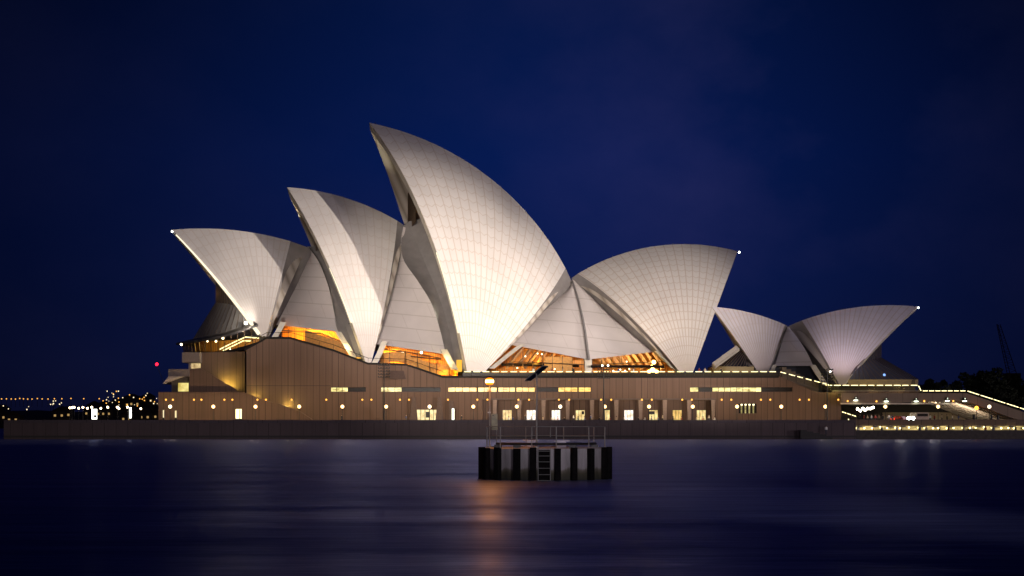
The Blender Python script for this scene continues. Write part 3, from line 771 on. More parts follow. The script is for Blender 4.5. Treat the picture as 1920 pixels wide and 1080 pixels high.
# between second and tallest shell
c23 = [A(756, 425, 0.8), A(752, 455, 3.0), A(757, 488, 6.8), A(784, 528, 11.3), A(809, 569, 14.3), A(824, 615, 16.6), A(836, 664, 18.3)]
l23 = fl_pts(2, (432, 480, 520, 560, 600, 645))
patch('side_shell', HC, hall, l23, c23, 0.5, SIDET)
c23b = c23 + [A(850, 693, 19.6)]
r23 = [A(764, 416, 0.4), A(779, 452, 2.6), A(799, 498, 6.5), A(824, 559, 11.6), A(843, 624, 16.0), A(855, 694, 19.2)]
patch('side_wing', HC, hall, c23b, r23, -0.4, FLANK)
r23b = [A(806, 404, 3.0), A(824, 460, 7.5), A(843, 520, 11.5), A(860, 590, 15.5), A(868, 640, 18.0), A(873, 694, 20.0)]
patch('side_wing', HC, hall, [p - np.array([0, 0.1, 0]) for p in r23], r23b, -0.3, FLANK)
leg([A(721, 640, 17.2), A(712, 662, 17.7), A(703, 680, 18.0)], 1.3, 0.9, hall, HC)
leg([A(832, 655, 19.0), A(843, 675, 19.6), A(853, 693, 20.0)], 1.5, 1.0, hall, HC)
# between leftmost and second shell
c12 = [A(577, 462, 0.5), A(597, 490, 5.0), A(615, 535, 9.5), A(626, 583, 13.0), A(634, 622, 15.0)]
l12 = fl_pts(1, (466, 500, 535, 570, 609))
patch('side_shell', HC, hall, l12, c12, 0.5, SIDET)
c12b = c12 + [A(664, 667, 16.4)]
r12 = [A(588, 462, 1.0), A(606, 500, 4.6), A(624, 545, 9.0), A(644, 600, 13.2), A(668, 669, 16.2)]
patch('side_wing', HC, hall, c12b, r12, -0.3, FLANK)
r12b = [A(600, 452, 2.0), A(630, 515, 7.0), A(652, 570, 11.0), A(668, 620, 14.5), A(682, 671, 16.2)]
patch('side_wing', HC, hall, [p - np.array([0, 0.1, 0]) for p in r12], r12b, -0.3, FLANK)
leg([A(531, 604, 13.6), A(523, 619, 14.4), A(515, 632, 14.8)], 1.3, 0.9, hall, HC)
leg([A(634, 622, 15.0), A(648, 645, 15.8), A(663, 670, 16.4)], 1.3, 1.0, hall, HC)

# foyers behind the openings
def foyer(root, H, span, v_back, v_front, zf, ztop, slab_y=None):
    u0, u1 = span
    q = lambda u, v, z: H.w((u, v, z))
    m = MB(); m.quad(q(u0, v_back, zf), q(u1, v_back, zf), q(u1, v_back, ztop), q(u0, v_back, ztop))
    m.quad(q(u0, v_back, zf), q(u0, v_front, zf), q(u0, v_front - 3, ztop), q(u0, v_back, ztop)); m.quad(q(u1, v_back, zf), q(u1, v_front, zf), q(u1, v_front - 3, ztop), q(u1, v_back, ztop))
    m.build('foyer_wall', WOOD, root)
COVE = emat('cove_glow', (1.0, 0.42, 0.05), 2.6)
def foyer_lights(H, spots, e, col=(1.0, 0.50, 0.045), size=0.5):
    for u, v, z in spots: lamp('foyer_lamp', 'POINT', tuple(H.w((u, v, z))), e, col, size=size)
q = A
# openings: left one
a, b = A(529, 640, 12)[0], A(672, 640, 13)[0]
foyer(hall, HC, (a, b), 5.0, 14, 15.5, 27)
MB().grid([HC.w(np.array([(a, 5.2, 17.0), (b, 5.2, 13.5)])), HC.w(np.array([(a, 13.5, 17.0), (b, 16.0, 13.5)]))]).build('foyer_floor', FLOORM, hall)
# stepped glowing balustrade band that curves down to the right
def band(pts, v, hgt, root, material, th=0.25):
    m = MB(); P = [A(x, y, v) for x, y in pts]
    lo = HC.w(np.array(P)); hi = HC.w(np.array([p + np.array([0, 0, hgt]) for p in P])); lo2 = HC.w(np.array([p - np.array([0, th, 0]) for p in P])); hi2 = HC.w(np.array([p + np.array([0, -th, hgt]) for p in P]))
    m.grid([lo, hi, hi2, lo2]); return m.build('inner_balustrade', material, root)
TIMB = mat('warm_timber', (0.62, 0.28, 0.03), 0.5, scale=2.0, var=0.2)
band([(571, 640), (596, 648), (620, 656), (640, 664), (650, 668)], 10.5, 2.6, hall, TIMB)
MB().tube([HC.w(p) for p in [A(571, 619.5, 9.6), A(600, 621, 9.6), A(618, 628, 9.6), A(632, 641, 9.6), A(640, 655, 9.6)]], 0.16, 6).build('cove_light', COVE, hall)
MB().tube([HC.w(p) for p in [A(526, 619, 12.5), A(600, 625, 12.5), A(652, 645, 12.5)]], 0.16, 6).build('transom', BRONZE, hall)
for x in (541, 553, 569): MB().tube([HC.w(A(x, 617, 11)), HC.w(A(x, 640, 12))], 0.10, 5).build('mullion', BRONZE, hall)
foyer_lights(HC, [tuple(A(585, 637, 9.0)), tuple(A(612, 645, 9.5)), tuple(A(636, 655, 10.0))], 4200)
foyer_lights(HC, [tuple(A(548, 618, 10.0))], 60, (1.0, 0.62, 0.25))
# middle one
a, b = A(718, 670, 14)[0], A(858, 670, 16)[0]
foyer(hall, HC, (a, b), 6.0, 17, 12.5, 22)
MB().grid([HC.w(np.array([(a, 6.2, 15.0), (b, 6.2, 12.6)])), HC.w(np.array([(a, 17.0, 15.0), (b, 19.0, 12.6)]))]).build('foyer_floor', FLOORM, hall)
band([(712, 682), (745, 678), (765, 682), (790, 693), (812, 701), (842, 704)], 13.0, 2.3, hall, TIMB)
band([(712, 668), (740, 666), (765, 676), (800, 690)], 9.0, 1.4, hall, TIMB)
MB().tube([HC.w(p) for p in [A(715, 662, 10.2), A(735, 661, 10.2), A(763, 672, 10.2), A(800, 684, 10.2), A(838, 687, 10.2)]], 0.16, 6).build('cove_light', COVE, hall)
for pts in ([(717, 655), (770, 661), (827, 672)], [(770, 668), (827, 674)]): MB().tube([HC.w(A(x, y, 15.2)) for x, y in pts], 0.14, 6).build('transom', BRONZE, hall)
for x, y in ((731, 642), (760, 647), (783, 652), (806, 656), (819, 660)): MB().tube([HC.w(A(x, y + 9, 14.0)), HC.w(A(x - 1, y + 46, 15.0))], 0.09, 5).build('mullion', BRONZE, hall)
MB().ball(HC.w(A(754, 663, 12)), 0.45, 8).build('pendant_light', emat('pendant_glow', (1.0, 0.85, 0.55), 6.0), hall)
MB().ball(HC.w(A(790, 661, 12)), 0.32, 8).build('pendant_light', MATS['pendant_glow'], hall)
foyer_lights(HC, [tuple(A(730, 679, 11.0)), tuple(A(765, 684, 11.5)), tuple(A(800, 694, 12.0)), tuple(A(832, 700, 12.8))], 3800)
foyer_lights(HC, [tuple(A(770, 656, 9.0))], 80)
# slots between the mouth ribs and the legs
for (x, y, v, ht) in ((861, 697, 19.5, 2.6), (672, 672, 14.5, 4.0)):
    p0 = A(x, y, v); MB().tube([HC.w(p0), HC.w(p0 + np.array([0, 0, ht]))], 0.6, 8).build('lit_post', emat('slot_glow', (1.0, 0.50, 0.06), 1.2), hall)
# right one, wide
a, b = A(915, 680, 15)[0], A(1272, 680, 18)[0]
foyer(hall, HC, (a, b), 6.0, 20, 13.6, 22)
MB().grid([HC.w(np.array([(a, 6.2, 13.62), (b, 6.2, 13.62)])), HC.w(np.array([(a, 26.0, 13.62), (b, 29.0, 13.62)]))]).build('foyer_floor', FLOORM, hall)
MB().tube([HC.w(p) for p in (A(940, 684, 12), A(1040, 684, 12), A(1085, 686, 12))], 0.35, 4).build('gallery_edge', DARKCAP, hall)
MB().tube([HC.w(p) for p in (A(1108, 687, 20), A(1180, 687, 21), A(1245, 687.5, 22))], 0.28, 4).build('gallery_edge', DARKCAP, hall)
BEAMW = mat('beam_timber', (0.26, 0.17, 0.10), 0.6)
for k in range(9):                              # fan of folded beams on the right
    x0, x1 = 1118 + 13 * k, 1140 + 13 * k
    MB().tube([HC.w(A(x1, 690, 11.5)), HC.w(A(x0, 661 - 0.5 * k, 14.5))], 0.45, 4).build('fan_beam', BEAMW, hall)
for k in range(6):
    x0 = 968 + 17 * k
    MB().tube([HC.w(A(x0 - 18, 690, 10.5)), HC.w(A(x0 + 12, 652, 13.0))], 0.38, 4).build('fan_beam', BEAMW, hall)
MB().box(*[float(v) for v in (HC.w(A(1020, 680, 9))[0] , HC.w(A(1072, 680, 9))[0], 372, 373, 14, 18.3)]).build('timber_screen', TIMB, hall)
for k in range(16):
    x_ = 962 + 18.5 * k; yt_ = 3.0 + np.interp(x_, [962, 985, 1040, 1100, 1165, 1235, 1250], [664, 648, 661, 675, 667, 660, 672]); vv_ = np.interp(x_, [962, 1100, 1250], [14.5, 17.0, 16.0])
    MB().tube([HC.w(A(x_, yt_, vv_)), HC.w(A(x_, 703, vv_))], 0.075, 4).build('mullion', BRONZE, hall)
MB().tube([HC.w(A(955, 678, 14.5)), HC.w(A(1100, 684, 17.0)), HC.w(A(1248, 678, 16.0))], 0.10, 4).build('transom', BRONZE, hall)
foyer_lights(HC, [tuple(A(960, 690, 14)), tuple(A(1005, 676, 12)), tuple(A(1050, 680, 13)), tuple(A(1150, 692, 15)), tuple(A(1190, 680, 15))], 700, (1.0, 0.50, 0.07))
foyer_lights(HC, [tuple(A(1224, 688, 16))], 1500, (1.0, 0.62, 0.22))
CH_ = emat('chandelier_glow', (1.0, 0.66, 0.18), 14.0)
for x, y, r in ((1217, 697, .42), (1224, 694, .55), (1231, 697, .42), (1222, 687, .35), (1226, 679, .45)): MB().ball(HC.w(A(x, y, 20)), r, 8).build('bar_light', CH_, hall)
for x, y in ((1008, 663), (1016, 664), (970, 690), (1150, 695), (1163, 693), (1172, 695), (1180, 692), (1175, 678), (985, 668), (1040, 692)):
    MB().ball(HC.w(A(x, y, 17)), 0.16, 6).build('downlight', MATS['pendant_glow'], hall)
# small lamps at the tips
for x, y in ((323, 434), (1386, 473)):
    MB().ball(HC.w(A(x, y, 0)), 0.24, 8).build('tip_lamp', emat('tip_glow', (0.95, 1.0, 0.95), 12.0), hall)
MB().tube([HC.w(A(703.5, 234, 0)), HC.w(A(703.5, 229, 0))], 0.08, 5).build('antenna', DARKMETAL, hall)

# glass walls that fill the open mouths of the leftmost shell (and end walls closing the other mouths)
def mirrored(row): return list(row) + [mir(p) for p in row[::-1][1 if abs(row[-1][1]) < 0.01 else 0:]]
def glass_rows(H, root, rows, mull=True, material=GLASSB, nm='glass_wall'):
    n = 15
    C_ = [curve(r, n) for r in rows]
    full = [H.w(np.array(mirrored(list(c)))) for c in C_]
    g_ = MB().grid(full).build(nm, material, root)
    if mull:
        mm = MB()
        for j in range(0, len(full[0])):
            mm.tube([full[i][j] for i in range(len(full))], 0.085, 4)
        mm.build('mullions', BRONZE, g_)
    return full
top = [A(447, 572, 11.5), A(432, 553, 9.5), A(416, 535, 6.0), A(405, 527, 0.0)]
mid = [A(466, 598, 13.4), A(440, 574, 10.5), A(415, 568, 6.0), A(405, 567, 0.0)]
bot = [A(478, 604, 14.5), A(425, 622, 12.5), A(385, 631, 8.0), A(363, 635, 0.0)]
glass_rows(HC, hall, [top, mid]); fb = glass_rows(HC, hall, [mid, bot], material=GLASSR)
eav = [A(484, 608, 15.5), A(425, 627, 14.5), A(365, 639, 10.5), A(330, 643, 0.0)]
eav2 = [p - np.array([0, 0, 0.45]) for p in eav]; bot2 = [p + np.array([0, 0, 0.0]) for p in bot]
CN = [curve(r, 15) for r in (bot, eav, eav2)]
ff = [HC.w(np.array(mirrored(list(c)))) for c in CN]
MB().grid(ff).build('canopy', mat('canopy_metal', (0.07, 0.06, 0.055), 0.4, metal=0.3), hall)
sill = [A(487, 640, 14.6), A(425, 657, 13.8), A(372, 659, 10.0), A(345, 659, 0.0)]
head = [A(482, 611, 14.6), A(425, 629, 13.6), A(370, 640, 9.8), A(341, 644, 0.0)]
fg = glass_rows(HC, hall, [head, sill], material=GLASSC, nm='foyer_glazing')
n_ = [A(487, 655, 7.0), A(425, 660, 6.0), A(385, 661, 4.0), A(365, 661, 0.0)]; n2_ = [p + np.array([0, 0, 2.6]) for p in n_]
MB().grid([HC.w(np.array(mirrored(list(curve(r, 15))))) for r in (n2_, n_)]).build('foyer_wall', WOOD, hall)
MB().grid([HC.w(np.array(mirrored(list(curve(r, 15))))) for r in (sill, n_)]).build('foyer_floor', FLOORM, hall)
MB().grid([HC.w(np.array(mirrored(list(curve([p - np.array([0, 0, k]) for p in sill], 15))))) for k in (0, 0.7)]).build('sill_beam', DARKCAP, hall)
for pts in ([(412, 655), (436, 643), (460, 632), (486, 634)], [(418, 657.5), (440, 647), (456, 639), (471, 639.5)]):
    MB().tube([HC.w(A(x, y, 12.8)) for x, y in pts], 0.12, 5).build('stair_light', emat('stair_glow', (1.0, 0.95, 0.45), 2.6), hall)
for x, y, r in ((385, 637, .28), (389, 640, .2), (405, 640, .25), (418, 634, .3), (340, 646, .28), (432, 655, .16)):
    MB().ball(HC.w(A(x, y, 11.0)), r, 8).build('foyer_globe', MATS['pendant_glow'], hall)
foyer_lights(HC, [tuple(A(395, 643, 10.5)), tuple(A(440, 640, 11)), tuple(A(462, 645, 11))], 200, (1.0, 0.76, 0.16))
lamp('canopy_flood', 'SPOT', tuple(HC.w(A(470, 604, 18.5))), 2200, (1.0, 0.93, 0.8), target=tuple(HC.w(A(432, 590, 9))), size=0.2, angle=90)
MB().ball(HC.w(A(461, 606, 16.0)), 0.35, 8).build('roof_floodlight', emat('flood_glow', (1.0, 0.95, 0.85), 12.0), hall)

def mouth_glass(x, y0, y1, hv, ub=0.0):
    a_, b_ = A(x, y0, 0), A(x, y1, 0)
    rows = [[HC.w(np.array([p[0] + ub * (1 - abs(v) / hv), v, p[2]])) for v in np.linspace(-hv, hv, 13)] for p in (a_, b_)]
    g_ = MB().grid(rows).build('glass_wall', GLASSB, hall); mm = MB()
    for j in range(13): mm.tube([rows[0][j], rows[1][j]], 0.12, 4)
    mm.build('mullions', BRONZE, g_)
mouth_glass(772, 352, 425, 8.5); mouth_glass(592, 436, 472, 5.5)
def edge_lamp(sh, x, y, v, e):
    p = HC.w(A(x, y, v)); tip = HC.w(sh.T)
    MB().box(p[0] - .3, p[0] + .3, p[1] - .2, p[1] + .2, p[2] - .18, p[2]).build('edge_floodlight', DARKMETAL, hall)
    p = p - 2.6 * HC.r
    lamp('edge_flood', 'SPOT', tuple(p + np.array([0, 0, 0.25])), e, (1.0, 0.93, 0.70), target=tuple(p + (tip - p) * 0.5), size=0.15, angle=46, blend=0.8)
edge_lamp(S3, 864, 628, 18.5, 9000); edge_lamp(S2, 656, 606, 13.6, 7000); edge_lamp(S1, 484, 628, 15.0, 8000)
EDGE_HI = emat('edge_highlight_glow', (1.0, 0.90, 0.66), 1.3)  # added glowing tubes that put the bright lit edge on the mouths
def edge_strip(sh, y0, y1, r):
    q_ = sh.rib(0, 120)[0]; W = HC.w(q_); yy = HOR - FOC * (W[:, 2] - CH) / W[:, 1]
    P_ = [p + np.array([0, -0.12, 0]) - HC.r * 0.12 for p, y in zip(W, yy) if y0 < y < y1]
    MB().tube(P_, r, 6, r1=r * 0.35).build('edge_highlight', EDGE_HI, hall)
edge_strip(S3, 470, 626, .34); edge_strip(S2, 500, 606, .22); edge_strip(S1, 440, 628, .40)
def soffit_flood(sh, e, k=24):
    tgt = HC.w(mir(sh.rib(0.06, 40)[0][k])); f_ = sh.rib(0, 40)[0][6]
    lamp('soffit_flood', 'SPOT', tuple(HC.w(np.array([f_[0] - 3.0, 5.0, f_[2] + 2]))), e, (1.0, 0.88, 0.62), target=tuple(tgt), size=0.3, angle=60, blend=0.9)
soffit_flood(S3, 16000, 30); soffit_flood(S2, 12000, 28); soffit_flood(S1, 9000, 24)
edge_lamp(S3, 760, 420, -6, 5000); edge_lamp(S2, 578, 462, -4.5, 4000)
for x, y, v in ((836, 676, 20.5), (648, 652, 17.0)): lamp('wing_lamp', 'POINT', tuple(HC.w(A(x, y, v))), 420, (1.0, 0.78, 0.36), size=0.3)

# --- small pavilion on the right
HR = Hall(0.0, 1477.5, 372.0)
pav = thing('restaurant_pavilion', tuple(HR.w((0, 0, 12.0))), 'small pavilion of two low white tiled shells back to back', 'pavilion')
R1 = Shell(HR, (1334, 575), (1477.5, 611.5), (1433.8, 717), 5.83, 105.2, wz(698, 366))
R2 = Shell(HR, (1721, 575), (1477.5, 611), (1577.2, 728), 14.17, 78.4, wz(722, 358))
for k, sh in ((5, R1), (6, R2)):
    for side in (1, -1):
        o, q_ = build_shell(sh, pav, side, s_tile=0.95 if k == 5 else 0.87, s_out=1.0, drop=2.2 if k == 5 else 5.0, th=0.8, ribdeg=2.9, tile=TILE_SMALL)
        o['label'] = ('left pavilion shell pointing left' if k == 5 else 'right pavilion shell pointing right') + (', near half' if side > 0 else ', far half')
AR = HR.at
l56 = [AR(1476, 614, 0.0), AR(1466, 644, 2.5), AR(1459, 668, 4.0), AR(1453, 686, 5.0)]
r56 = [AR(1480, 614, 0.0), AR(1500, 640, 4.5), AR(1515, 665, 8.0), AR(1525, 686, 10.0)]
patch('side_shell', HR, pav, l56, r56, 0.6, line_mat('pavilion_side_tile', (0.60, 0.56, 0.58), 7.0, 2.4, 0.0))
leg([AR(1453, 684, 5.2), AR(1450, 690, 5.3), AR(1447, 698, 5.4)], 0.9, 0.8, pav, HR)
leg([AR(1524, 684, 10.2), AR(1534, 700, 11.0), AR(1548, 722, 12.0)], 1.2, 0.8, pav, HR)
m = MB()
for k in range(8): 
    p0 = AR(1462 + 8.5 * k, 689 + 4.2 * k, 7.0); p1 = AR(1462 + 8.5 * (k + 1), 689 + 4.2 * k, 7.0)
    m.box(HR.w(p0)[0], HR.w(p1)[0], HR.w(p0)[1] - 3.0, HR.w(p0)[1], wz(735, 366), p0[2])
m.build('inner_steps', mat('inner_step', (0.17, 0.13, 0.09), 0.7), pav)
MB().box(HR.w(AR(1455, 690, 4))[0], HR.w(AR(1545, 690, 4))[0], 370, 370.4, 10, wz(684, 370)).build('inner_wall', mat('pavilion_inner', (0.03, 0.035, 0.05), 0.3), pav)
# right glass skirt
rt = [AR(1618, 676, 11.5), AR(1632, 662, 9), AR(1644, 649, 6), AR(1652, 640, 0)]
rm = [AR(1603, 690, 12.5), AR(1620, 680, 10), AR(1640, 673, 6), AR(1652, 671, 0)]
rb = [AR(1590, 711.5, 13.0), AR(1640, 711.5, 12.0), AR(1695, 711.5, 9.5), AR(1722, 711.5, 6.5)]
rb2 = [p - np.array([0, 0.4, 1.5]) for p in rb]
glass_rows(HR, pav, [rt, rm], material=GLASSS); glass_rows(HR, pav, [rm, rb], material=GLASSS)
full = [HR.w(np.array(mirrored(list(curve(r, 15))))) for r in (rb, rb2)]
MB().grid(full).build('eave', mat('eave_olive', (0.30, 0.22, 0.10), 0.6), pav)
# left glass, low hip
lt = [AR(1406, 680, 4.5), AR(1398, 668, 3.5), AR(1389, 657, 2.0), AR(1383, 651, 0.0)]
lb = [AR(1414, 687, 6.5), AR(1390, 687, 7.0), AR(1360, 687, 7.0), AR(1337, 687, 5.0)]
lb2 = [p - np.array([0, 0.3, 1.6]) for p in lb]
glass_rows(HR, pav, [lt, lb], material=mat('pavilion_glass', (0.028, 0.026, 0.035), 0.15))
MB().grid([HR.w(np.array(mirrored(list(curve(r, 15))))) for r in (lb, lb2)]).build('eave', MATS['eave_olive'], pav)
MB().tube([HR.w(AR(1383, 653, 4.5)), HR.w(AR(1338, 686, 7.2))], 0.75, 4).build('edge_beam', mat('edge_beam', (0.45, 0.40, 0.34), 0.7), pav)
MB().ball(HR.w(AR(1722, 577, 0)), 0.18, 8).build('tip_lamp', MATS['tip_glow'], pav)
MB().ball(HR.w(AR(1658, 703, 10.5)), 0.30, 8).build('blue_spotlight', emat('blue_glow', (0.25, 0.45, 1.0), 1.6), pav)
lamp('eave_lamp', 'POINT', (wx(1640, 356), 355.6, wz(722, 356)), 160, (1.0, 0.8, 0.3), size=0.5)
lamp('eave_lamp', 'POINT', (wx(1690, 356), 355.8, wz(722, 356)), 160, (1.0, 0.8, 0.3), size=0.5)

lamp('landing_lamp', 'POINT', (wx(1562, 355.5), 355.2, wz(727, 355.5)), 160, (1.0, 0.88, 0.16), size=0.4)
# ------------------------------------------------------------------ illuminated balustrades
def balustrade(name, label, path, ndash, gap, Y, hgt=1.1, glassh=True):
    """path: photo pixels of the rail; rail, posts, glass, dashes of light"""
    P = [px(x, y, Y) for x, y in path]
    r = thing(name, tuple(P[0] - np.array([0, 0, hgt])), label, 'balustrade')
    MB().tube([p - np.array([0, 0, 0.07]) for p in P], 0.05, 5).build('handrail', DARKMETAL, r)
    L = [np.linalg.norm(b - a) for a, b in zip(P[:-1], P[1:])]; tot = sum(L)
    def along(d):
        for a, b, l in zip(P[:-1], P[1:], L):
            if d <= l: return a + (b - a) * d / l
            d -= l
        return P[-1]
    for k in range(ndash):
        rr = random.Random(k * 7 + ndash)
        a = along(tot * (k + gap * 0.5) / ndash); b = along(tot * (k + 1 - gap * 0.5 * rr.uniform(0.6, 1.5)) / ndash)
        MB().tube([a, b], 0.085, 5).build('light_strip', STRIPL, r)
    ps = MB()
    for k in range(ndash + 1):
        a = along(tot * k / ndash); ps.tube([a - np.array([0, 0, hgt]), a - np.array([0, 0, 0.07])], 0.04, 4)
    ps.build('posts', DARKMETAL, r)
    g_ = MB()
    for a, b in zip(P[:-1], P[1:]): g_.quad(a - (0, 0, hgt), b - (0, 0, hgt), b - (0, 0, 0.15), a - (0, 0, 0.15))
    g_.build('glass_panel', GLASSC, r)
    return r
balustrade('balustrade', 'long level balustrade with dashed handrail lights below the tallest shell', [(868, 697), (1458, 697)], 34, 0.28, 356.5, 1.0)
balustrade('balustrade', 'sloping balustrade with handrail lights in front of the pavilion steps', [(1461, 697), (1556, 722)], 6, 0.3, 356.3, 1.3)
balustrade('balustrade', 'level balustrade with handrail lights under the rightmost shell', [(1546, 722.5), (1722, 722.5)], 11, 0.25, 356.8, 1.1)
balustrade('balustrade', 'short slanting lit balustrade between pavilion terrace and lower stairway', [(1722, 723), (1727, 733)], 1, 0.1, 356.0, 0.8)
balustrade('balustrade', 'low level lit balustrade on the stairway bridge', [(1729, 733), (1811, 733)], 7, 0.25, 354.0, 0.5)
balustrade('balustrade', 'long descending lit balustrade at far right of the stairway', [(1813, 733), (1960, 780)], 6, 0.1, 354.0, 0.9)
balustrade('balustrade', 'small yellow-lit stair rail beside the end of the podium wall', [(1578, 772), (1606, 781)], 3, 0.2, 349.0, 0.9)
balustrade('balustrade', 'yellow-lit rail going down to the waterside terrace', [(1590, 785), (1600, 802)], 3, 0.2, 344.5, 0.7)

# ------------------------------------------------------------------ lamps, masts, signs
def globe_lamp_proto(z_pole=3.1, r=0.40, gm=GLOBE):
    t = thing('globe_lamp', (0, 0, 0), 'x', 'street lamp')
    MB().lathe((0, 0, 0), [(0.16, 0), (0.16, 0.25), (0.075, 0.35), (0.055, z_pole)], 8).build('pole', DARKMETAL, t)
    MB().ball((0, 0, z_pole + r), r, 14).build('globe', gm, t, smooth=True)
    return t
gl0 = globe_lamp_proto(3.0, 0.37); glw = globe_lamp_proto(3.0, 0.37, GLOBEW); used = set()
def place(proto, loc, label, group, name=None):
    o = proto if id(proto) not in used else copy_tree(proto)
    used.add(id(proto)); o.location = loc; o['label'] = label; o['group'] = group
    return o
row = [319, 400, 479, 561, 642, 724, 805.5, 887.5, 969, 1050.5, 1134, 1217, 1299, 1382, 1465, 1547.5]
for i, x in enumerate(row):
    place(glw if x in (319, 805.5, 1050.5) else gl0, (wx(x, 346), 346, ZB), 'glowing globe lamp on promenade, %s from left in the row along the brown podium' % nth(i), 'globe lamps along the podium')
    lamp('globe_bulb', 'POINT', (wx(x, 346), 346.75, ZB + 3.37), 820, (1.0, 0.70, 0.34), size=0.3)
for x, lb in ((1660, 'glowing globe lamp under the stairway bridge, left of the bright headlights'), (1759, 'glowing globe lamp under the stairway bridge, right of the bright headlights'), (1855, 'white globe lamp in front of the descending stairway at far right')):
    place(glw if x == 1855 else gl0, (wx(x, 347), 347, ZB), lb, 'globe lamps along the podium')
gls = globe_lamp_proto(3.0, 0.22, emat('globe_glow_soft', (1.0, 0.74, 0.42), 12.0))
leftrow = [(131, 358), (135, 352), (139, 347), (147.5, 366), (155.5, 347), (164, 367), (172, 344), (189, 368), (202, 345), (220, 344), (223, 372), (239, 343), (264, 374)]
for i, (x, Y) in enumerate(leftrow):
    place(gls, (wx(x, Y), Y, ZB), 'globe lamp on the open promenade left of the podium, %s from left' % nth(i), 'globe lamps left of the podium')
# light flashes of a passing boat, built as small amber lamps on the wall
wl = thing('boat_flash', (0, 0, 0), 'x', 'boat flash')
MB().box(-0.12, 0.12, -0.05, 0.0, -0.22, 0.22).build('bracket', DARKMETAL, wl); MB().ball((0, -0.20, 0), 0.20, 8).build('bulb', AMBER, wl)
wls = [311.5, 324.5, 364, 378, 421, 436, 483, 499, 547, 612, 679.5, 696.5, 750, 767, 822, 840, 895, 914, 972, 992, 1048, 1067, 1127, 1146, 1203.5, 1222, 1279, 1297, 1353, 1371, 1426.5, 1444, 1499, 1516.5, 1571.5]
for i, x in enumerate(wls):
    Y = YF - 3.2 if x < 500 else YF - (0.12 if RX0 < wx(x, YF) < RX1 else 0.0)
    place(wl, (wx(x, Y), Y - 0.003, wz(749.5, Y)), 'small amber boat flash built as a lamp high on the podium base, %s from left' % nth(i), 'amber boat flashes on the podium wall')
for i, (x, y) in enumerate(((1589, 752), (1643, 752.5), (1732.5, 752), (1787, 752))):
    place(wl, (wx(x, YB), YB - 0.003, wz(y, YB)), 'small amber boat flash built as a lamp on the stairway bridge beam, %s from left' % nth(i), 'amber boat flashes on the stairway beam')
# cone downlights on the bridge beam
GLOBES = emat('small_globe_glow', (1.0, 0.9, 0.7), 14.0)
dl = thing('beam_spotlight', (0, 0, 0), 'x', 'spotlight')
MB().lathe((0, -0.35, 0), [(0.15, 0.5), (0.55, -0.2)], 10).build('hood', DARKMETAL, dl); MB().lathe((0, -0.35, -0.24), [(0.5, 0.0), (0.34, -0.16)], 10).build('lens', emat('spot_lens', (0.9, 1.0, 0.8), 7.0), dl)
for i, (x, y) in enumerate(((1604, 748), (1661, 750), (1717, 750), (1775.5, 749), (1808, 749.5))):
    place(dl, (wx(x, YB), YB - 0.01, wz(y, YB)), 'cone spotlight shining down the stairway beam, %s from left' % nth(i), 'spotlights on the stairway beam')
    lamp('beam_wash', 'SPOT', (wx(x, YB), YB - 0.7, wz(y - 3, YB)), 60, (0.9, 1.0, 0.75), target=(wx(x, YB), YB - 0.1, wz(y + 14, YB)), size=0.1, angle=80)
# pendant globes under the bridge
pg = thing('pendant_globe', (0, 0, 0), 'x', 'pendant lamp')
MB().tube([(0, 0, 0.3), (0, 0, 1.6)], 0.03, 4).build('stem', DARKMETAL, pg); MB().ball((0, 0, 0), 0.30, 10).build('globe', GLOBES, pg)
for i, (x, y) in enumerate(((1608, 767), (1613, 770), (1618, 766), (1622, 769), (1627, 766), (1632, 766), (1637, 764))):
    place(pg, px(x, y, 368), 'bright pendant globe in the cluster under the stairway bridge, %s from left' % nth(i), 'pendant globes under the stairway')
ol = thing('sodium_lamp', (wx(1831, 350), 350, ZB), 'orange sodium lamp on a short pole before the ribbed stair soffit', 'street lamp')
MB().tube([(wx(1831, 350), 350, ZB), (wx(1831, 350), 350, wz(767, 350))], 0.07, 6).build('pole', DARKMETAL, ol); MB().ball(px(1831, 765, 350), 0.42, 10).build('bulb', emat('sodium_glow', (1.0, 0.30, 0.03), 6.0), ol)
for x in (1826, 1859, 1871):
    Yb = 349; t = tag(MB().lathe((wx(x, Yb), Yb, ZB), [(0.28, 0), (0.28, 1.5), (0.2, 1.65)], 8).build('bollard', DARKMETAL, None), 'dark bollard in front of the ribbed stairway, %s from left' % nth((1826, 1859, 1871).index(x)), 'bollard', 'bollards by the stairway')

# floodlight masts with arms
FLOOD_E = {0: 6.0e4, 1: 9.0e4, 2: 2.4e4}
def mast(i, x, Y, ytop, label, lit):
    X, zt = wx(x, Y), wz(ytop, Y)
    t = thing('floodlight_mast', (X, Y, ZB), label, 'light mast', 'tall masts in front of the podium')
    MB().tube([(X, Y, ZB), (X, Y, zt)], 0.16, 8, r1=0.10).build('pole', DARKMETAL, t)
    for k in range(5):
        z = zt - 0.35 - 0.62 * k
        a = MB().tube([(X - 1.25, Y, z), (X + 1.25, Y, z)], 0.055, 5).build('arm', DARKMETAL, t)
        for dx in (-1.15, -0.6, 0.6, 1.15):
            MB().box(X + dx - 0.15, X + dx + 0.15, Y - 0.1, Y + 0.15, z + 0.056, z + 0.22).build('floodlight', DARKMETAL, a)
    for dx, k in lit:
        MB().ball((X + dx, Y - 0.25, zt - 0.35 - 0.62 * k + 0.2), 0.16, 8).build('lit_bulb', GLOBES, t)
    return X, Y, zt
M1 = mast(0, 720, 345, 682, 'dark floodlight mast with stacked arms in front of the hooded podium wall', [])
M2 = mast(1, 1132, 345, 684, 'dark floodlight mast with stacked arms below the creased side shell', [(-0.3, 0), (0.9, 0)])
M3 = mast(2, 1551, 345, 690, 'dark floodlight mast with stacked arms beside the pavilion', [(0.6, 1)])
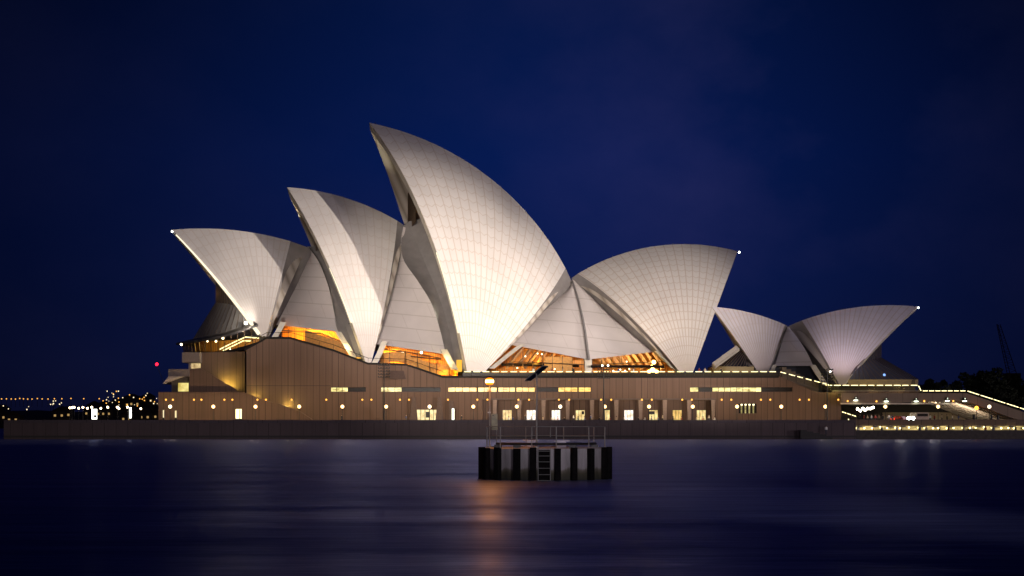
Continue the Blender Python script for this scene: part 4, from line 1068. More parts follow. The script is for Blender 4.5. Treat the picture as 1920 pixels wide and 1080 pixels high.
WH = (1.0, 0.80, 0.64)
def flood(M, e, tgt, ang, col=WH, dz=-1.0, dx=0.0):
    lamp('mast_flood', 'SPOT', (M[0] + dx, M[1] + 0.4, M[2] + dz), e, col, target=tuple(tgt), size=0.4, angle=ang, blend=0.9)
flood(M1, 1.6e4, HC.w(A(652, 490, 10)), 40)
flood(M2, 2.4e4, HC.w(A(900, 540, 20)), 56)
flood(M2, 2.2e4, HC.w(A(1225, 540, 18)), 50)
flood(M3, 1.5e4, HR.w(AR(1600, 630, 6)), 50, (1.0, 0.84, 0.92))

# illuminated information signs
def sign(x0, x1, y0, y1, Y, label, col, st_, fig=None):
    t = thing('information_sign', (wx((x0 + x1) / 2, Y), Y, ZB), label, 'sign', 'lit signs on the promenade')
    a, b, c, d = wx(x0, Y), wx(x1, Y), wz(y1, Y), wz(y0, Y)
    MB().box(a - 0.06, b + 0.06, Y, Y + 0.3, ZB, d + 0.1).build('case', DARKMETAL, t)
    MB().box(a, b, Y - 0.03, Y - 0.003, c, d).build('panel', emat('sign_glow_%d' % x0, col, st_), t)
    if fig: MB().box(wx(fig[0], Y), wx(fig[1], Y), Y - 0.06, Y - 0.033, wz(fig[3], Y), wz(fig[2], Y)).build('poster', DARKMETAL, t)
sign(172, 182, 767, 786, 343, 'broad white lit sign panel with dark notice, far left on the promenade', (1, 1, 0.9), 4.0, (176, 181, 778, 783))
sign(242.5, 246.5, 764, 784, 344, 'narrow white lit sign panel left of the podium end', (1, 1, 0.85), 4.0)
sign(442, 453, 767, 785, 347, 'yellow-white lit sign panel before the stepped base wall', (1.0, 0.85, 0.45), 2.6, (449, 450.5, 768, 785))
sign(847.5, 851.5, 766, 787, 348, 'slender white lit sign panel beside a dark pier right of the podium door', (0.95, 1.0, 0.8), 4.0)
sign(305.5, 307.5, 769, 783, 344, 'very thin lit sign post at the podium corner', (0.9, 0.8, 0.5), 1.2)
sign(328, 331, 770, 783, 344, 'thin dim lit sign post right of the podium corner', (0.9, 0.75, 0.4), 1.2)

# ------------------------------------------------------------------ people, cafe furniture, vehicles
def skin_mesh(name, joints, edges, radii):
    me = bpy.data.meshes.new(name); me.from_pydata(joints, edges, [])
    o = bpy.data.objects.new(name, me); COL.objects.link(o)
    mod = o.modifiers.new('skin', 'SKIN'); o.modifiers.new('sub', 'SUBSURF').levels = 1
    for v, r in zip(me.skin_vertices[0].data, radii): v.radius = (r, r)
    me.skin_vertices[0].data[0].use_root = True
    dg = bpy.context.evaluated_depsgraph_get(); ev = o.evaluated_get(dg)
    out = bpy.data.meshes.new_from_object(ev); bpy.data.objects.remove(o)
    for p in out.polygons: p.use_smooth = True
    return out
E_ = [(0, 1), (1, 2), (2, 3), (3, 4), (2, 5), (5, 6), (6, 7), (2, 8), (8, 9), (9, 10), (0, 11), (11, 12), (12, 13), (13, 14), (0, 15), (15, 16), (16, 17), (17, 18)]
RD = [.15, .16, .15, .065, .115, .075, .05, .042, .075, .05, .042, .10, .085, .06, .05, .10, .085, .06, .05]
def pose(kind):
    if kind == 'stand':
        J = [(0, 0, .95), (0, 0, 1.18), (0, 0, 1.42), (0, 0, 1.55), (0, -.02, 1.68), (.20, 0, 1.40), (.25, .02, 1.12), (.25, -.06, .86), (-.20, 0, 1.40), (-.25, .02, 1.12), (-.24, -.05, .86),
             (.10, 0, .88), (.11, 0, .48), (.11, .02, .08), (.11, -.14, .04), (-.10, 0, .88), (-.11, 0, .48), (-.11, .02, .08), (-.11, -.14, .04)]
    elif kind == 'walk':
        J = [(0, 0, .93), (.02, 0, 1.16), (.05, 0, 1.40), (.06, 0, 1.53), (.09, -.0, 1.66), (.05, -.19, 1.38), (-.08, -.24, 1.12), (.05, -.24, .90), (.05, .19, 1.38), (.16, .24, 1.12), (.32, .22, .92),
             (0, -.10, .86), (.22, -.10, .50), (.30, -.10, .08), (.44, -.10, .05), (0, .10, .86), (-.08, .10, .48), (-.36, .10, .14), (-.26, .10, .04)]
    else:
        J = [(0, 0, .52), (-.02, 0, .76), (-.02, 0, 1.0), (0, 0, 1.13), (.03, 0, 1.26), (-.02, -.20, .98), (.06, -.23, .74), (.30, -.20, .74), (-.02, .20, .98), (.06, .23, .74), (.30, .2, .74),
             (.05, -.10, .50), (.42, -.11, .50), (.44, -.11, .08), (.58, -.11, .04), (.05, .10, .50), (.42, .11, .50), (.44, .11, .08), (.58, .11, .04)]
    return skin_mesh('body', J, E_, RD)
HAIR = mat('dark_hair', (0.02, 0.014, 0.01), 0.6)
def body_mat(nm, top, legs, split):
    m = bpy.data.materials.new(nm); m.use_nodes = True
    t = NT(m.node_tree); tcn = t.n('TexCoord'); s = t.n('SeparateXYZ'); t.link(tcn.outputs['Object'], s.inputs[0])
    c = t.ramp(t.m('DIVIDE', s.outputs[2], 2.0), [(0.0, (0.02, 0.02, 0.02)), (0.05, legs), (split / 2, legs), (split / 2 + 0.01, top), (0.74, top), (0.76, (0.45, 0.27, 0.19))])
    p = t.n('BsdfPrincipled', ins={'Base Color': c, 'Roughness': 0.8}); o = t.n('OutputMaterial'); t.link(p.outputs[0], o.inputs[0]); return m
def body_mat_sit(nm, top, legs):
    m = bpy.data.materials.new(nm); m.use_nodes = True
    t = NT(m.node_tree); tcn = t.n('TexCoord'); s = t.n('SeparateXYZ'); t.link(tcn.outputs['Object'], s.inputs[0])
    c = t.ramp(t.m('DIVIDE', s.outputs[2], 2.0), [(0.0, (0.02, 0.02, 0.02)), (0.05, legs), (0.30, legs), (0.31, top), (0.55, top), (0.57, (0.45, 0.27, 0.19))])
    p = t.n('BsdfPrincipled', ins={'Base Color': c, 'Roughness': 0.8}); o = t.n('OutputMaterial'); t.link(p.outputs[0], o.inputs[0]); return m
MESH = {k: pose(k) for k in ('stand', 'walk', 'sit')}
hairm = {}
for k, c in (('stand', (0, 0.0, 1.74)), ('walk', (.08, 0, 1.72)), ('sit', (.02, 0, 1.32))):
    hb = MB().ball(c, 0.115, 8); hairm[k] = hb
TOPS = [('white', (.7, .68, .64), (.05, .05, .07)), ('black', (.02, .02, .022), (.03, .03, .04)), ('red', (.4, .05, .04), (.04, .04, .06)), ('blue', (.06, .09, .22), (.10, .09, .08)), ('beige', (.42, .33, .22), (.05, .045, .04))]
BM = {}
protoP = {}
def person(loc, kind, ci, label, rz=0.0, group=None):
    key = (kind, ci)
    if key not in protoP:
        me = MESH[kind].copy(); nm, top, legs = TOPS[ci]
        me.materials.clear(); me.materials.append(body_mat('clothes_%s_%s' % (nm, kind), top, legs, 0.95) if kind != 'sit' else body_mat_sit('clothes_%s_%s' % (nm, kind), top, legs))
        o = bpy.data.objects.new('person', me); COL.objects.link(o)
        h = hairm[kind].build('hair', HAIR, None, smooth=True); h.parent = o
        protoP[key] = o
    else: o = copy_tree(protoP[key])
    o.location = tuple(loc); o.rotation_euler.z = rz
    tag(o, label, 'person', group); return o
# cafe tables, chairs and guests in front of the doors
ct = thing('cafe_table', (0, 0, 0), 'x', 'table')
MB().lathe((0, 0, 0), [(0.25, 0), (0.25, 0.03), (0.035, 0.05), (0.035, 0.71)], 8).build('leg', DARKMETAL, ct); MB().lathe((0, 0, 0.71), [(0.4, 0), (0.4, 0.035)], 12).build('tabletop', mat('table_dark', (0.05, 0.035, 0.03), 0.5), ct)
cc = thing('cafe_chair', (0, 0, 0), 'x', 'chair')
MB().box(-.22, .22, -.22, .22, .43, .47).build('seat', MATS['table_dark'], cc); MB().box(-.24, -.20, -.22, .22, .50, .92).build('backrest', MATS['table_dark'], cc)
for a in (-.2, .17):
    for b in (-.2, .17): MB().box(a, a + .03, b, b + .03, 0, .428).build('leg', DARKMETAL, cc)
tx = [948, 968, 990, 1012, 1040, 1064, 1090, 1118, 1150, 1176, 1203, 1228, 1256, 1284, 1312, 1334]
for i, x in enumerate(tx):
    Y = 352.2 + 0.9 * (i % 3); X = wx(x, Y)
    place(ct, (X, Y, ZB), 'small dark round cafe table outside the lit doors, %s from left' % nth(i), 'cafe tables outside the doors')
    o = place(cc, (X - 0.75, Y + 0.1, ZB), 'dark cafe chair left of the %s cafe table from left' % nth(i), 'cafe chairs outside the doors')
    o = place(cc, (X + 0.75, Y - 0.1, ZB), 'dark cafe chair right of the %s cafe table from left' % nth(i), 'cafe chairs outside the doors'); o.rotation_euler.z = math.pi
    if i % 5 != 2:
        person((X - 0.70, Y + 0.1, ZB - 0.02), 'sit', (i * 2 + 1) % 5, 'person in %s top seated left of the %s cafe table from left' % (TOPS[(i * 2 + 1) % 5][0], nth(i)), 0.0, 'cafe guests')
    if i % 4 != 1:
        person((X + 0.70, Y - 0.1, ZB - 0.02), 'sit', (i * 3) % 5, 'person in %s top seated right of the %s cafe table from left' % (TOPS[(i * 3) % 5][0], nth(i)), math.pi, 'cafe guests')
walkers = [(985, 349, 1), (1075, 349.5, 0), (1108, 349, 3), (1242, 349, 4), (1330, 349, 0), (865, 348, 1), (762, 349, 3), (640, 348, 1)]
for i, (x, Y, ci) in enumerate(walkers):
    person((wx(x, Y), Y, ZB), 'walk', ci, 'person in %s top walking along the promenade, %s from left' % (TOPS[ci][0], nth(sorted(w_[0] for w_ in walkers).index(x))), 0 if i % 2 else math.pi, 'walkers on the promenade')
person((wx(1549, 337.2), 337.2, 1.0 + 0.0), 'stand', 0, 'person in white top standing on the boat landing steps', 0, None)
cr = [(1612, 1), (1620, 2), (1627, 4), (1634, 0), (1641, 2), (1648, 4), (1655, 1), (1666, 0), (1673, 3), (1744, 0), (1752, 2), (1766, 4), (1776, 1), (1786, 0), (1797, 3)]
for i, (x, ci) in enumerate(cr):
    Y = 351 + (i * 37 % 11); person((wx(x, Y), Y, ZB), 'stand' if i % 2 else 'walk', ci, 'person in %s top among the crowd under the stairway, %s from left' % (TOPS[ci][0], nth(i)), i * 1.3, 'crowd under the stairway')
up = [(1000, 359), (1035, 360), (1055, 359), (1075, 360), (1160, 361), (1188, 360), (1311, 359), (1322, 359.5), (1352, 359)]
for i, (x, Y) in enumerate(up):
    person((wx(x, Y), Y, 13.62), 'stand', (i * 2) % 5, 'person in %s top on the upper terrace behind the lit balustrade, %s from left' % (TOPS[(i * 2) % 5][0], nth(i)), i * 0.9, 'people on the upper terrace')

def vehicle(name, X, Y, label, cat, L, Hh, col, van):
    t = thing(name, (X, Y, ZB), label, cat)
    if van: prof_ = [(-L / 2, .35), (L / 2, .35), (L / 2, Hh), (-L / 2 + .9, Hh), (-L / 2 + .25, Hh * .62), (-L / 2, Hh * .52)]
    else: prof_ = [(-L / 2, .3), (L / 2, .3), (L / 2, .85), (L / 2 - .6, .95), (L / 2 - 1.3, Hh), (-L / 2 + 1.9, Hh), (-L / 2 + 1.2, .92), (-L / 2, .78)]
    MB().prism([(X + a, ZB + b) for a, b in prof_], Y - .85, Y + .85).build('body', mat(name + '_paint', col, .3), t)
    for a in (-L / 2 + .85, L / 2 - .85):
        for b in (-.86, .80):
            w_ = MB().tube([(X + a, Y + b - .1, ZB + .32), (X + a, Y + b + .12, ZB + .32)], .32, 12).build('wheel', mat('tyre', (.02, .02, .02), .8), t)
    wz_ = (Hh * .62, Hh * .9) if van else (.95, Hh - .1)
    MB().box(X - L / 2 + (1.0 if van else 1.7), X + L / 2 - (.3 if van else 1.3), Y - .87, Y - .853, ZB + wz_[0], ZB + wz_[1]).build('window', DARKGLASS, t)
    for b in (-.6, .6): MB().ball((X - L / 2 - .04, Y + b, ZB + .95), .34, 8).build('headlight', emat('headlight_glow', (.9, 1.0, .92), 60.0), t)
    for b in (-.6, .6): MB().box(X + L / 2, X + L / 2 + .04, Y + b - .1, Y + b + .1, ZB + .7, ZB + .95).build('tail_light', emat('tail_glow', (1.0, .05, .02), 4.0), t)
    return t
v = vehicle('delivery_van', wx(1722, 356), 356, 'pale van with bright headlights under the stairway bridge', 'van', 4.9, 2.2, (.45, .36, .30), True)
v.rotation_euler.z = R_(38)
v2 = vehicle('parked_car', wx(1690, 362), 362, 'dark red car with tail lights left of the van', 'car', 4.3, 1.45, (.22, .02, .015), False); v2.rotation_euler.z = R_(200)

# waterside bar on the right: umbrellas, lanterns, guests under the terrace edge
um = thing('bar_umbrella', (0, 0, 0), 'x', 'umbrella')
MB().tube([(0, 0, 0), (0, 0, 1.75)], .03, 5).build('pole', DARKMETAL, um); MB().lathe((0, 0, 1.45), [(1.25, 0), (.08, .42)], 8).build('canopy', mat('umbrella_cloth', (.62, .52, .34), .8), um)
ln = thing('bar_lantern', (0, 0, 0), 'x', 'lantern')
MB().box(-.02, .02, -.02, .02, .16, .5).build('stem', DARKMETAL, ln); MB().ball((0, 0, 0), .21, 8).build('bulb', emat('lantern_glow', (1.0, .78, .30), 6.0), ln)
rng = random.Random(5)
xs = [1605 + 14.2 * i + rng.uniform(-3, 3) for i in range(23)]
for i, x in enumerate(xs):
    Y = 342.8 + rng.uniform(-.8, .6)
    place(ln, (wx(x, Y), Y, 2.36 + rng.uniform(-.1, .1)), 'warm lantern hanging over the waterside bar, %s from left' % nth(i), 'lanterns of the waterside bar')
    if i % 2 == 0:
        place(um, (wx(x + 6, 341.0), 341.0, .96), 'cream umbrella at the waterside bar, %s from left' % nth(i // 2), 'umbrellas of the waterside bar')
    if i % 3 != 1:
        person((wx(x + 3, 340.6), 340.6, .96), 'stand', i % 5, 'person in %s top at the waterside bar, standing by the %s lantern from left' % (TOPS[i % 5][0], nth(i)), i * .7, 'guests of the waterside bar')
bb = thing('bar_counter', (wx(1750, 346), 346, .95), 'lit back wall of the waterside bar under the terrace edge', 'bar')
MB().box(XR + .1, 400, 346.0, 346.36, .96, 2.9).build('back_wall', lit_mat('bar_glow', (.05, .035, .01), (1.0, .72, .26), .9, (.35, .35, .9)), bb)
for k in range(8): lamp('bar_lamp', 'POINT', (wx(1620 + 42 * k, 344), 344.6, 2.5), 45, (1.0, .75, .3), size=.2)

# red warning lamp on a leaning mast at the north end
rm_ = thing('warning_light_mast', (wx(309, 360), 360, wz(735, 353)), 'thin leaning mast with a red warning lamp left of the podium', 'mast')
MB().tube([(wx(309, 360), 360, wz(722, 360)), (wx(294, 360), 360, wz(685, 360))], .07, 5, r1=.04).build('pole', DARKMETAL, rm_)
MB().ball(px(294, 683, 360), .34, 10).build('red_lamp', emat('red_glow', (1.0, .01, .03), 5.0), rm_)

# ------------------------------------------------------------------ navigation platform in the water
CX, CY, RADP = wx(1023.5, 89.6), 89.6, 3.45
ZD = wz(840, 86.2)
pf = thing('navigation_platform', (CX, CY, 0), 'round concrete navigation platform with dark timber fenders standing in the water', 'platform')
def caisson_mat():
    m = bpy.data.materials.new('caisson_concrete'); m.use_nodes = True
    t = NT(m.node_tree); g = t.n('NewGeometry'); s = t.n('SeparateXYZ'); t.link(g.outputs['Position'], s.inputs[0])
    mp = t.n('Mapping', ins={'Scale': (2.5, 2.5, .5)}); t.link(g.outputs['Position'], mp.inputs[0])
    nz = t.n('TexNoise', ins={'Scale': 1.0, 'Detail': 7.0, 'Roughness': .65}); t.link(mp.outputs[0], nz.inputs['Vector'])
    h = t.m('ADD', s.outputs[2], t.m('MULTIPLY', t.m('SUBTRACT', nz.outputs[0], .5), .45))
    c = t.ramp(t.m('DIVIDE', h, 1.8), [(0.0, (.03, .03, .022)), (.20, (.07, .062, .035)), (.30, (.15, .13, .10)), (.36, (.34, .31, .31)), (1.0, (.40, .37, .37))])
    v = t.ramp(nz.outputs[0], [(.3, (.62, .62, .62)), (.65, (1, 1, 1))])
    mm = t.n('MixRGB', blend_type='MULTIPLY', ins={0: 1.0, 1: c, 2: v})
    p = t.n('BsdfPrincipled', ins={'Base Color': mm.outputs[0], 'Roughness': .8}); b = t.n('Bump', ins={'Strength': .4, 'Distance': .05, 'Height': nz.outputs[0]}); t.link(b.outputs[0], p.inputs['Normal'])
    o = t.n('OutputMaterial'); t.link(p.outputs[0], o.inputs[0]); return m
MB().lathe((CX, CY, 0), [(RADP - .12, -1.5), (RADP - .12, ZD - .06), (RADP - .22, ZD), (.01, ZD)], 64).build('caisson', caisson_mat(), pf, smooth=True)
TIM = mat('fender_timber', (.006, .005, .005), .9, scale=6, var=.5, spec=.08)
for k in range(20):
    a = R_(-90 + 7.0 + 18.0 * k + (2.0 if k % 3 == 0 else -1.2))
    x, y = CX + RADP * math.cos(a), CY + RADP * math.sin(a)
    w_ = .15
    c, s_ = math.cos(a), math.sin(a)
    m = MB()
    z1 = ZD + (.02 if k % 2 else -.03)
    P4 = [(x + c * d + -s_ * e, y + s_ * d + c * e) for d, e in ((-.10, -w_), (.16, -w_), (.16, w_), (-.10, w_))]
    m.slab(P4, -1.4, z1); m.build('fender', TIM, pf)
# left edge carries an extra pair of piles
for dx in (-.0, ):
    x = wx(903, 89.4); m = MB().slab([(x - .17, 89.0), (x + .17, 89.0), (x + .17, 89.6), (x - .17, 89.6)], -1.4, ZD + .01); m.build('fender', TIM, pf)
# ladder
lx0, lx1, ly = wx(1009, 86.0), wx(1032, 86.0), 85.95
ld = MB()
for x in (lx0, lx1): ld.tube([(x, ly, -.6), (x, ly, ZD + .02)], .022, 6)
for y in (846, 855, 866, 878, 890, 901): ld.tube([(lx0, ly, wz(y, ly)), (lx1, ly, wz(y, ly))], .018, 6)
ld.build('ladder', mat('ladder_steel', (.30, .29, .27), .5, metal=.5), pf)
MB().box(lx0 + .02, lx1 - .02, 86.16, 86.26, -.5, ZD - .1).build('ladder_recess', TIM, pf)
# railing on the deck
rl = MB(); zr, zm = wz(800, 88.0), wz(817.5, 88.0)
posts = [(913, 88.4), (938, 87.2), (997, 86.4), (1043, 86.4), (1104, 87.0), (1134, 88.4)]
for x, Y in posts:
    rl.tube([(wx(x, Y), Y, ZD - .02), (wx(x, Y), Y, zr)], .030, 8)
pr_ = [(wx(x, Y), Y) for x, Y in posts]
rl.tube([(x, y, zr) for x, y in pr_[:4]], .022, 6); rl.tube([(x, y, zr) for x, y in pr_[3:]], .022, 6)
rl.tube([(x, y, zm) for x, y in pr_[:3]], .016, 6); rl.tube([(x, y, zm) for x, y in pr_[3:]], .016, 6)
# the back half of the ring
bk_ = [pr_[0]] + [(CX + 3.1 * math.cos(R_(a)), CY + 3.1 * math.sin(R_(a))) for a in (150, 110, 70, 30)] + [pr_[-1]]
rl.tube([(x, y, zr) for x, y in bk_], .022, 6); rl.tube([(x, y, zm) for x, y in bk_], .014, 6)
for x, y in bk_[1:-1]: rl.tube([(x, y, ZD - .02), (x, y, zr)], .024, 6)
rl.tube([(wx(1032, 86.6), 86.6, zm - .05), (wx(1032, 86.6), 86.6, zr)], .028, 6)
rl.build('railing', STEEL, pf)
# dark pipe on cradles round the deck edge
pp = MB(); pp.tube([(CX + 2.75 * math.cos(R_(a)), CY + 2.75 * math.sin(R_(a)), ZD + .20) for a in range(-165, -14, 10)], .07, 8)
for a in (-160, -125, -60, -20): pp.box(CX + 2.75 * math.cos(R_(a)) - .2, CX + 2.75 * math.cos(R_(a)) + .2, CY + 2.75 * math.sin(R_(a)) - .12, CY + 2.75 * math.sin(R_(a)) + .12, ZD + .002, ZD + .14)
pp.build('pipe', DARKMETAL, pf)
# mast with orange lamp
mx_, my_ = wx(918, 89.0), 89.0
nl = thing('beacon_light', (mx_, my_, ZD), 'slim mast with glowing orange lamp on the left of the navigation platform', 'beacon')
MB().tube([(mx_, my_, ZD), (mx_, my_, wz(721, my_))], .045, 8).build('pole', STEEL, nl)
MB().lathe((mx_, my_, ZD), [(.14, 0), (.14, .05), (.06, .08)], 10).build('base_flange', STEEL, nl)
MB().lathe((mx_, my_, wz(721, my_)), [(.09, 0), (.11, .05), (.11, .08)], 10).build('lamp_base', DARKMETAL, nl)
MB().lathe((mx_, my_, wz(715, my_)), [(.10, -.19), (.19, -.16), (.215, 0), (.19, .15), (.08, .19)], 16).build('lamp', emat('beacon_glow', (1.0, .21, .008), 2.6), nl, smooth=True)
MB().lathe((mx_, my_, wz(715, my_)), [(.10, -.085), (.2235, -.075), (.2275, 0), (.2235, .075), (.10, .085)], 16).build('bulb_band', emat('beacon_core', (1.0, .72, .28), 9.0), nl, smooth=True)
MB().lathe((mx_, my_, wz(715, my_) + .193), [(.13, 0), (.05, .06), (.02, .12)], 10).build('cap', DARKMETAL, nl)
lamp('beacon_bulb', 'POINT', (mx_, my_ - .30, wz(715, my_)), 330, (1.0, .33, .035), size=.12)
MB().box(mx_ - .10, mx_ + .06, my_ - .05, my_ + .05, wz(774, my_), wz(772, my_)).build('bracket', STEEL, nl)
cb = MB().box(wx(921.5, 88.9), wx(933, 88.9), 88.75, 89.0, wz(806, 88.9), wz(776, 88.9)).build('control_box', mat('box_green', (.25, .23, .13), .5, var=.25, scale=5), nl)
MB().tube([(wx(924.5, 88.7), 88.752, wz(779, 88.7)), (wx(924.5, 88.7), 88.72, wz(779, 88.7))], .03, 8).build('lock', DARKMETAL, cb)
# solar mast
sx_, sy_ = wx(1006, 87.6), 87.6
sl = thing('solar_mast', (sx_, sy_, ZD), 'pole with a tilted dark solar panel beside the platform ladder', 'solar panel')
MB().tube([(sx_, sy_, ZD), (sx_, sy_, wz(712, sy_))], .05, 8).build('pole', STEEL, sl)
MB().lathe((sx_, sy_, ZD), [(.16, 0), (.16, .05), (.07, .08)], 10).build('base_flange', STEEL, sl)
c_ = px(1006, 700, sy_); d1 = np.array([.60, .0, .50]); d1 = d1 / np.linalg.norm(d1) * .58; d2 = np.array([.155, .55, .01]) ; nn_ = np.cross(d1, d2); nn_ = nn_ / np.linalg.norm(nn_) * .02
def plate(c, a, b, n):
    m = MB(); t_ = [c + s * a + q * b for s, q in ((-1, -1), (1, -1), (1, 1), (-1, 1))]
    m.grid([[*(p + n for p in t_), t_[0] + n], [*(p - n for p in t_), t_[0] - n]]); m.quad(*(p + n for p in t_)); m.quad(*(p - n for p in t_)); return m
pn = plate(c_, d1, d2, nn_).build('panel', mat('solar_cells', (.012, .014, .022), .2), sl)
fr_ = MB()
t_ = [c_ + s * d1 * 1.02 + q * d2 * 1.02 for s, q in ((-1, -1), (1, -1), (1, 1), (-1, 1))]
for a, b in zip(t_, t_[1:] + t_[:1]): fr_.tube([a, b], .03, 4)
fr_.tube([c_ - d1, c_ + d1], .02, 4); fr_.build('frame', mat('panel_frame', (.20, .20, .21), .4, metal=.6), pn)
MB().tube([(sx_, sy_, wz(712, sy_)), c_ - np.array([0, 0, .03])], .04, 6).build('tilt_bracket', STEEL, sl)
# pale lockers on the deck
for x0, x1, y0, y1, Y, lb in ((1045, 1061.5, 827, 838.5, 88.6, 'pale locker with overhanging lid on the platform, right of the ladder'), (985, 1003, 826, 837, 89.5, 'pale locker with flat lid on the platform behind the solar mast')):
    t = thing('deck_locker', (wx((x0 + x1) / 2, Y), Y, ZD), lb, 'locker')
    a, b, d = wx(x0, Y), wx(x1, Y), wz(y0, Y)
    MB().box(a, b, Y, Y + .5, ZD + .003, d - .02).build('box', mat('locker_paint', (.50, .48, .56), .5), t); MB().box(a - .14, b + .2, Y - .05, Y + .55, d - .018, d + .03).build('lid', MATS['locker_paint'], t)

# ------------------------------------------------------------------ far shore at left, trees and crane at right
HILLM = mat('night_hill', (.014, .016, .014), .9, scale=.02, var=.3)
hl = MB(); rows = []
rr = random.Random(3)
xs = np.linspace(-900, 900, 70)
def hz(x): 
    pxx = 960 + FOC * x / 1500
    return 15 + 9 * math.exp(-((pxx - 270) / 120) ** 2) + 3 * math.sin(x * .021) + 2 * math.sin(x * .057 + 1)
hl.grid([[(x, 1380, -1) for x in xs], [(x, 1385, 3) for x in xs], [(x, 1440, hz(x) * .6) for x in xs], [(x, 1500, hz(x)) for x in xs], [(x, 1700, hz(x) * .8) for x in xs], [(x, 1900, -1) for x in xs]])
tag(hl.build('far_shore_hills', HILLM, None, smooth=True), 'low dark hills across the harbour', kind='structure')
def hgt(x, Y):
    k = hz(x); return k * (.6 + .4 * (Y - 1440) / 60) if Y > 1440 else 3 + (k * .6 - 3) * (Y - 1385) / 55
h0 = thing('far_house', (0, 0, 0), 'x', 'house')
MB().box(-6, 6, -5, 5, -3, 7).build('wall', mat('house_wall', (.05, .045, .04), .8), h0); MB().prism([(-7, 7.01), (7, 7.01), (0, 11)], -5.5, 5.5).build('roof', mat('house_roof', (.03, .018, .014), .8), h0)
for a, b in ((-3.5, 2.5), (2.2, 2.5)): MB().box(a - .9, a + .9, -5.06, -5.003, b, b + 1.8).build('window', emat('house_window', (1.0, .62, .22), .45), h0)
rr = random.Random(11)
hx = sorted([rr.uniform(185, 300) for _ in range(14)] + [rr.uniform(0, 180) for _ in range(8)])
for i, x in enumerate(hx):
    Y = rr.uniform(1395, 1490); X = wx(x, Y)
    o = place(h0, (X, Y, hgt(X, Y) - .5), 'small dark far-off house with lit windows across the harbour, %s from left' % nth(i), 'houses on the far shore'); o.rotation_euler.z = rr.uniform(-.4, .4)
# lights of the far shore: nothing tells the scattered ones apart
for gi, (gm, nm) in enumerate(((emat('far_white', (1.0, .80, .5), 1.6), 'white'), (emat('far_amber', (1.0, .45, .08), 1.6), 'amber'))):
    fl0 = thing('far_lamp', (0, 0, 0), 'x', 'lamp')
    MB().tube([(0, 0, -6), (0, 0, 0)], .15, 4).build('pole', DARKMETAL, fl0); MB().ball((0, 0, .7), .55, 6).build('bulb', gm, fl0)
    pts = []
    if nm == 'white':
        for _ in range(22): pts.append((rr.uniform(190, 298), rr.uniform(733, 764)))
        for _ in range(8): pts.append((rr.uniform(94, 118), rr.uniform(752, 760)))
        for _ in range(4): pts.append((rr.uniform(0, 90), rr.uniform(760, 771)))
        lab, grp = 'tiny white lamp scattered among the lights on the dark far shore', 'white lamps on the far shore'
    else:
        for x in (3, 12, 21, 29, 37, 44, 52, 60, 70, 79, 90, 102, 116, 133, 157, 186, 222, 262): pts.append((x, 749 + rr.uniform(-1, 1)))  # this even string is a passing boat's flashes, built as shore lamps
        for _ in range(14): pts.append((rr.uniform(190, 300), rr.uniform(735, 765)))
        lab, grp = 'tiny amber lamp among the shore lamps and boat flashes strung along the dark far shore', 'amber lamps on the far shore'
    for x, y in pts:
        Y = 1376.0; o = place(fl0, px(x, y, Y), lab, grp)
        s_ = rr.uniform(.55, 1.1) if nm == 'white' else 1.0; o.scale = (s_,) * 3

LEAF = mat('dark_foliage', (.024, .030, .016), .85, scale=.4, var=.4)
BARK = mat('bark', (.05, .038, .028), .9)
def tree(x, Y, ytop, wpx, label, seed):
    r = random.Random(seed)
    X = wx(x, Y); zt = wz(ytop, Y); zb = ZB; hw = wpx * Y / FOC / 2; H_ = zt - zb
    t = thing('tree', (X, Y, zb), label, 'tree', 'trees behind the stairway')
    tr = MB(); tr.tube([(X, Y, zb - .3), (X + .2, Y, zb + H_ * .3), (X - .1, Y, zb + H_ * .6)], .5, 8, r1=.18)
    for k in range(6):
        a = r.uniform(0, 6.28); z0 = zb + H_ * r.uniform(.25, .5)
        tr.tube([(X, Y, z0), (X + hw * .5 * math.cos(a), Y + hw * .5 * math.sin(a), z0 + H_ * .25), (X + hw * .8 * math.cos(a), Y + hw * .8 * math.sin(a), z0 + H_ * .35)], .2, 5, r1=.05)
    tr.build('trunk', BARK, t)
    m = MB()
    blobs = [(X + hw * r.uniform(-.62, .62), Y + hw * r.uniform(-.5, .5), zb + H_ * r.uniform(.38, .84), hw * r.uniform(.28, .46)) for _ in range(16)] + [(X + hw * .05, Y, zt - hw * .30, hw * .30)]
    for bx, by, bz, br in blobs:
        for _ in range(150):
            d = np.array([r.gauss(0, 1), r.gauss(0, 1), r.gauss(0, 1)]); d = d / np.linalg.norm(d) * br * r.uniform(.55, 1.08)
            c = np.array([bx, by, min(bz + d[2] * .85, zt)]) + np.array([d[0], d[1], 0]); s = r.uniform(.25, .55)
            a = np.array([r.gauss(0, 1), r.gauss(0, 1), r.gauss(0, 1)]); a /= np.linalg.norm(a); b = np.cross(a, (r.random(), r.random(), r.random())); b /= np.linalg.norm(b) + 1e-6
            m.quad(c - s * a, c + s * .6 * b, c + s * a, c - s * .6 * b)
    m.build('crown', LEAF, t)
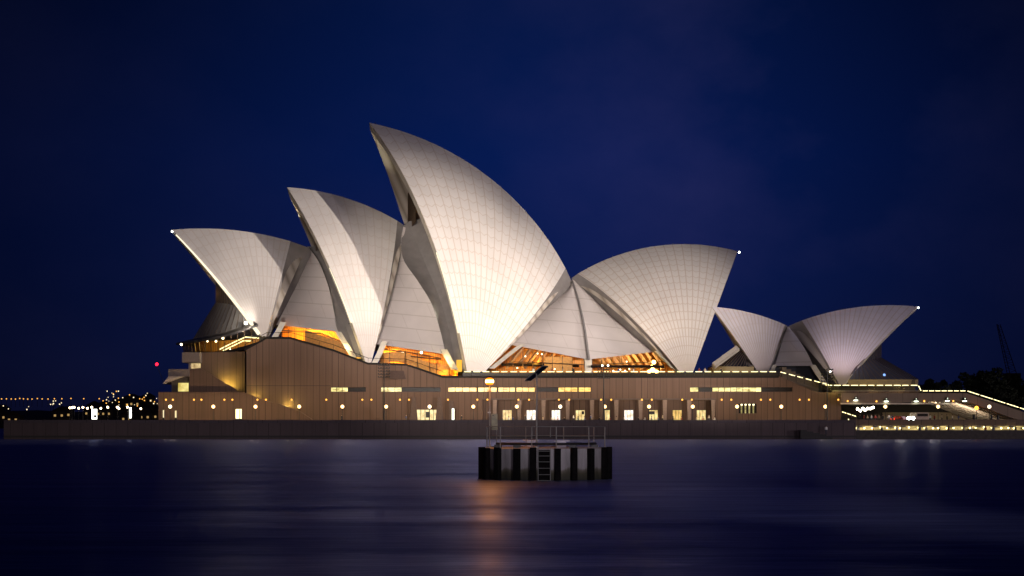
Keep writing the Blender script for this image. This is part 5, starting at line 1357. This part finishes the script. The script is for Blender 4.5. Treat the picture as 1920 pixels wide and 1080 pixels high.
TL = [(1742, 470, 709, 50, 'low dark tree just right of the pavilion eave'), (1768, 500, 712, 46, 'small dark tree in the gap left of the rounded big tree'), (1806, 455, 697, 62, 'dark tree with uneven crown left of the big rounded tree'),
      (1838, 480, 694, 56, 'dark tree crown merging into the left of the big rounded tree'), (1866, 440, 687, 78, 'big rounded dark tree, tallest beside the crane jib'), (1902, 460, 699, 60, 'dark tree at the right edge of the picture behind the stair rail'),
      (1935, 480, 702, 60, 'dark tree cut by the right edge of the picture'), (1888, 425, 722, 60, 'low dark tree in front of the big rounded tree above the stair rail'), (1775, 432, 722, 60, 'low wide dark tree above the level stair balustrade')]
for i, (x, Y, yt, wp, lb) in enumerate(TL): tree(x, Y, yt, wp, lb, 40 + i)
# tall dark crane jib far behind the trees
cj = thing('tower_crane', (wx(1898, 700), 700, 3), 'faint dark leaning crane jib rising behind the trees at right', 'crane')
JM = mat('crane_paint', (.02, .016, .018), .7)
b0, b1 = px(1897, 700, 700), px(1872, 608, 700)
jb = MB()
for dx, dy in ((-2.0, 0), (2.0, 0), (0, 2.5)): jb.tube([b0 + (dx, dy, 0), b1 + (dx * .35, dy * .35, 0)], .17, 4)
for k in range(18):
    t0, t1 = k / 18, (k + 1) / 18; w0 = 2 - 1.3 * t0; w1 = 2 - 1.3 * t1
    p0 = b0 + (b1 - b0) * t0; p1 = b0 + (b1 - b0) * t1; s_ = 1 if k % 2 else -1
    jb.tube([p0 + (s_ * w0, 0, 0), p1 + (-s_ * w1, 0, 0)], .08, 4); jb.tube([p0 + (-s_ * w0, 0, 0), p0 + (0, w0, 0)], .08, 4)
jb.build('jib', JM, cj)
MB().box(b0[0] - 3, b0[0] + 3, 697, 703, 3, b0[2]).build('mast', JM, cj)
tag(MB().slab([(120, 392), (420, 392), (420, 760), (-60, 760), (-60, 560), (420, 560)][:3] + [(420, 760), (120, 760)], 2.0, 3.0).build('ground', mat('park_ground', (.03, .03, .022), .9)), 'dark parkland ground behind the stairway', kind='structure')
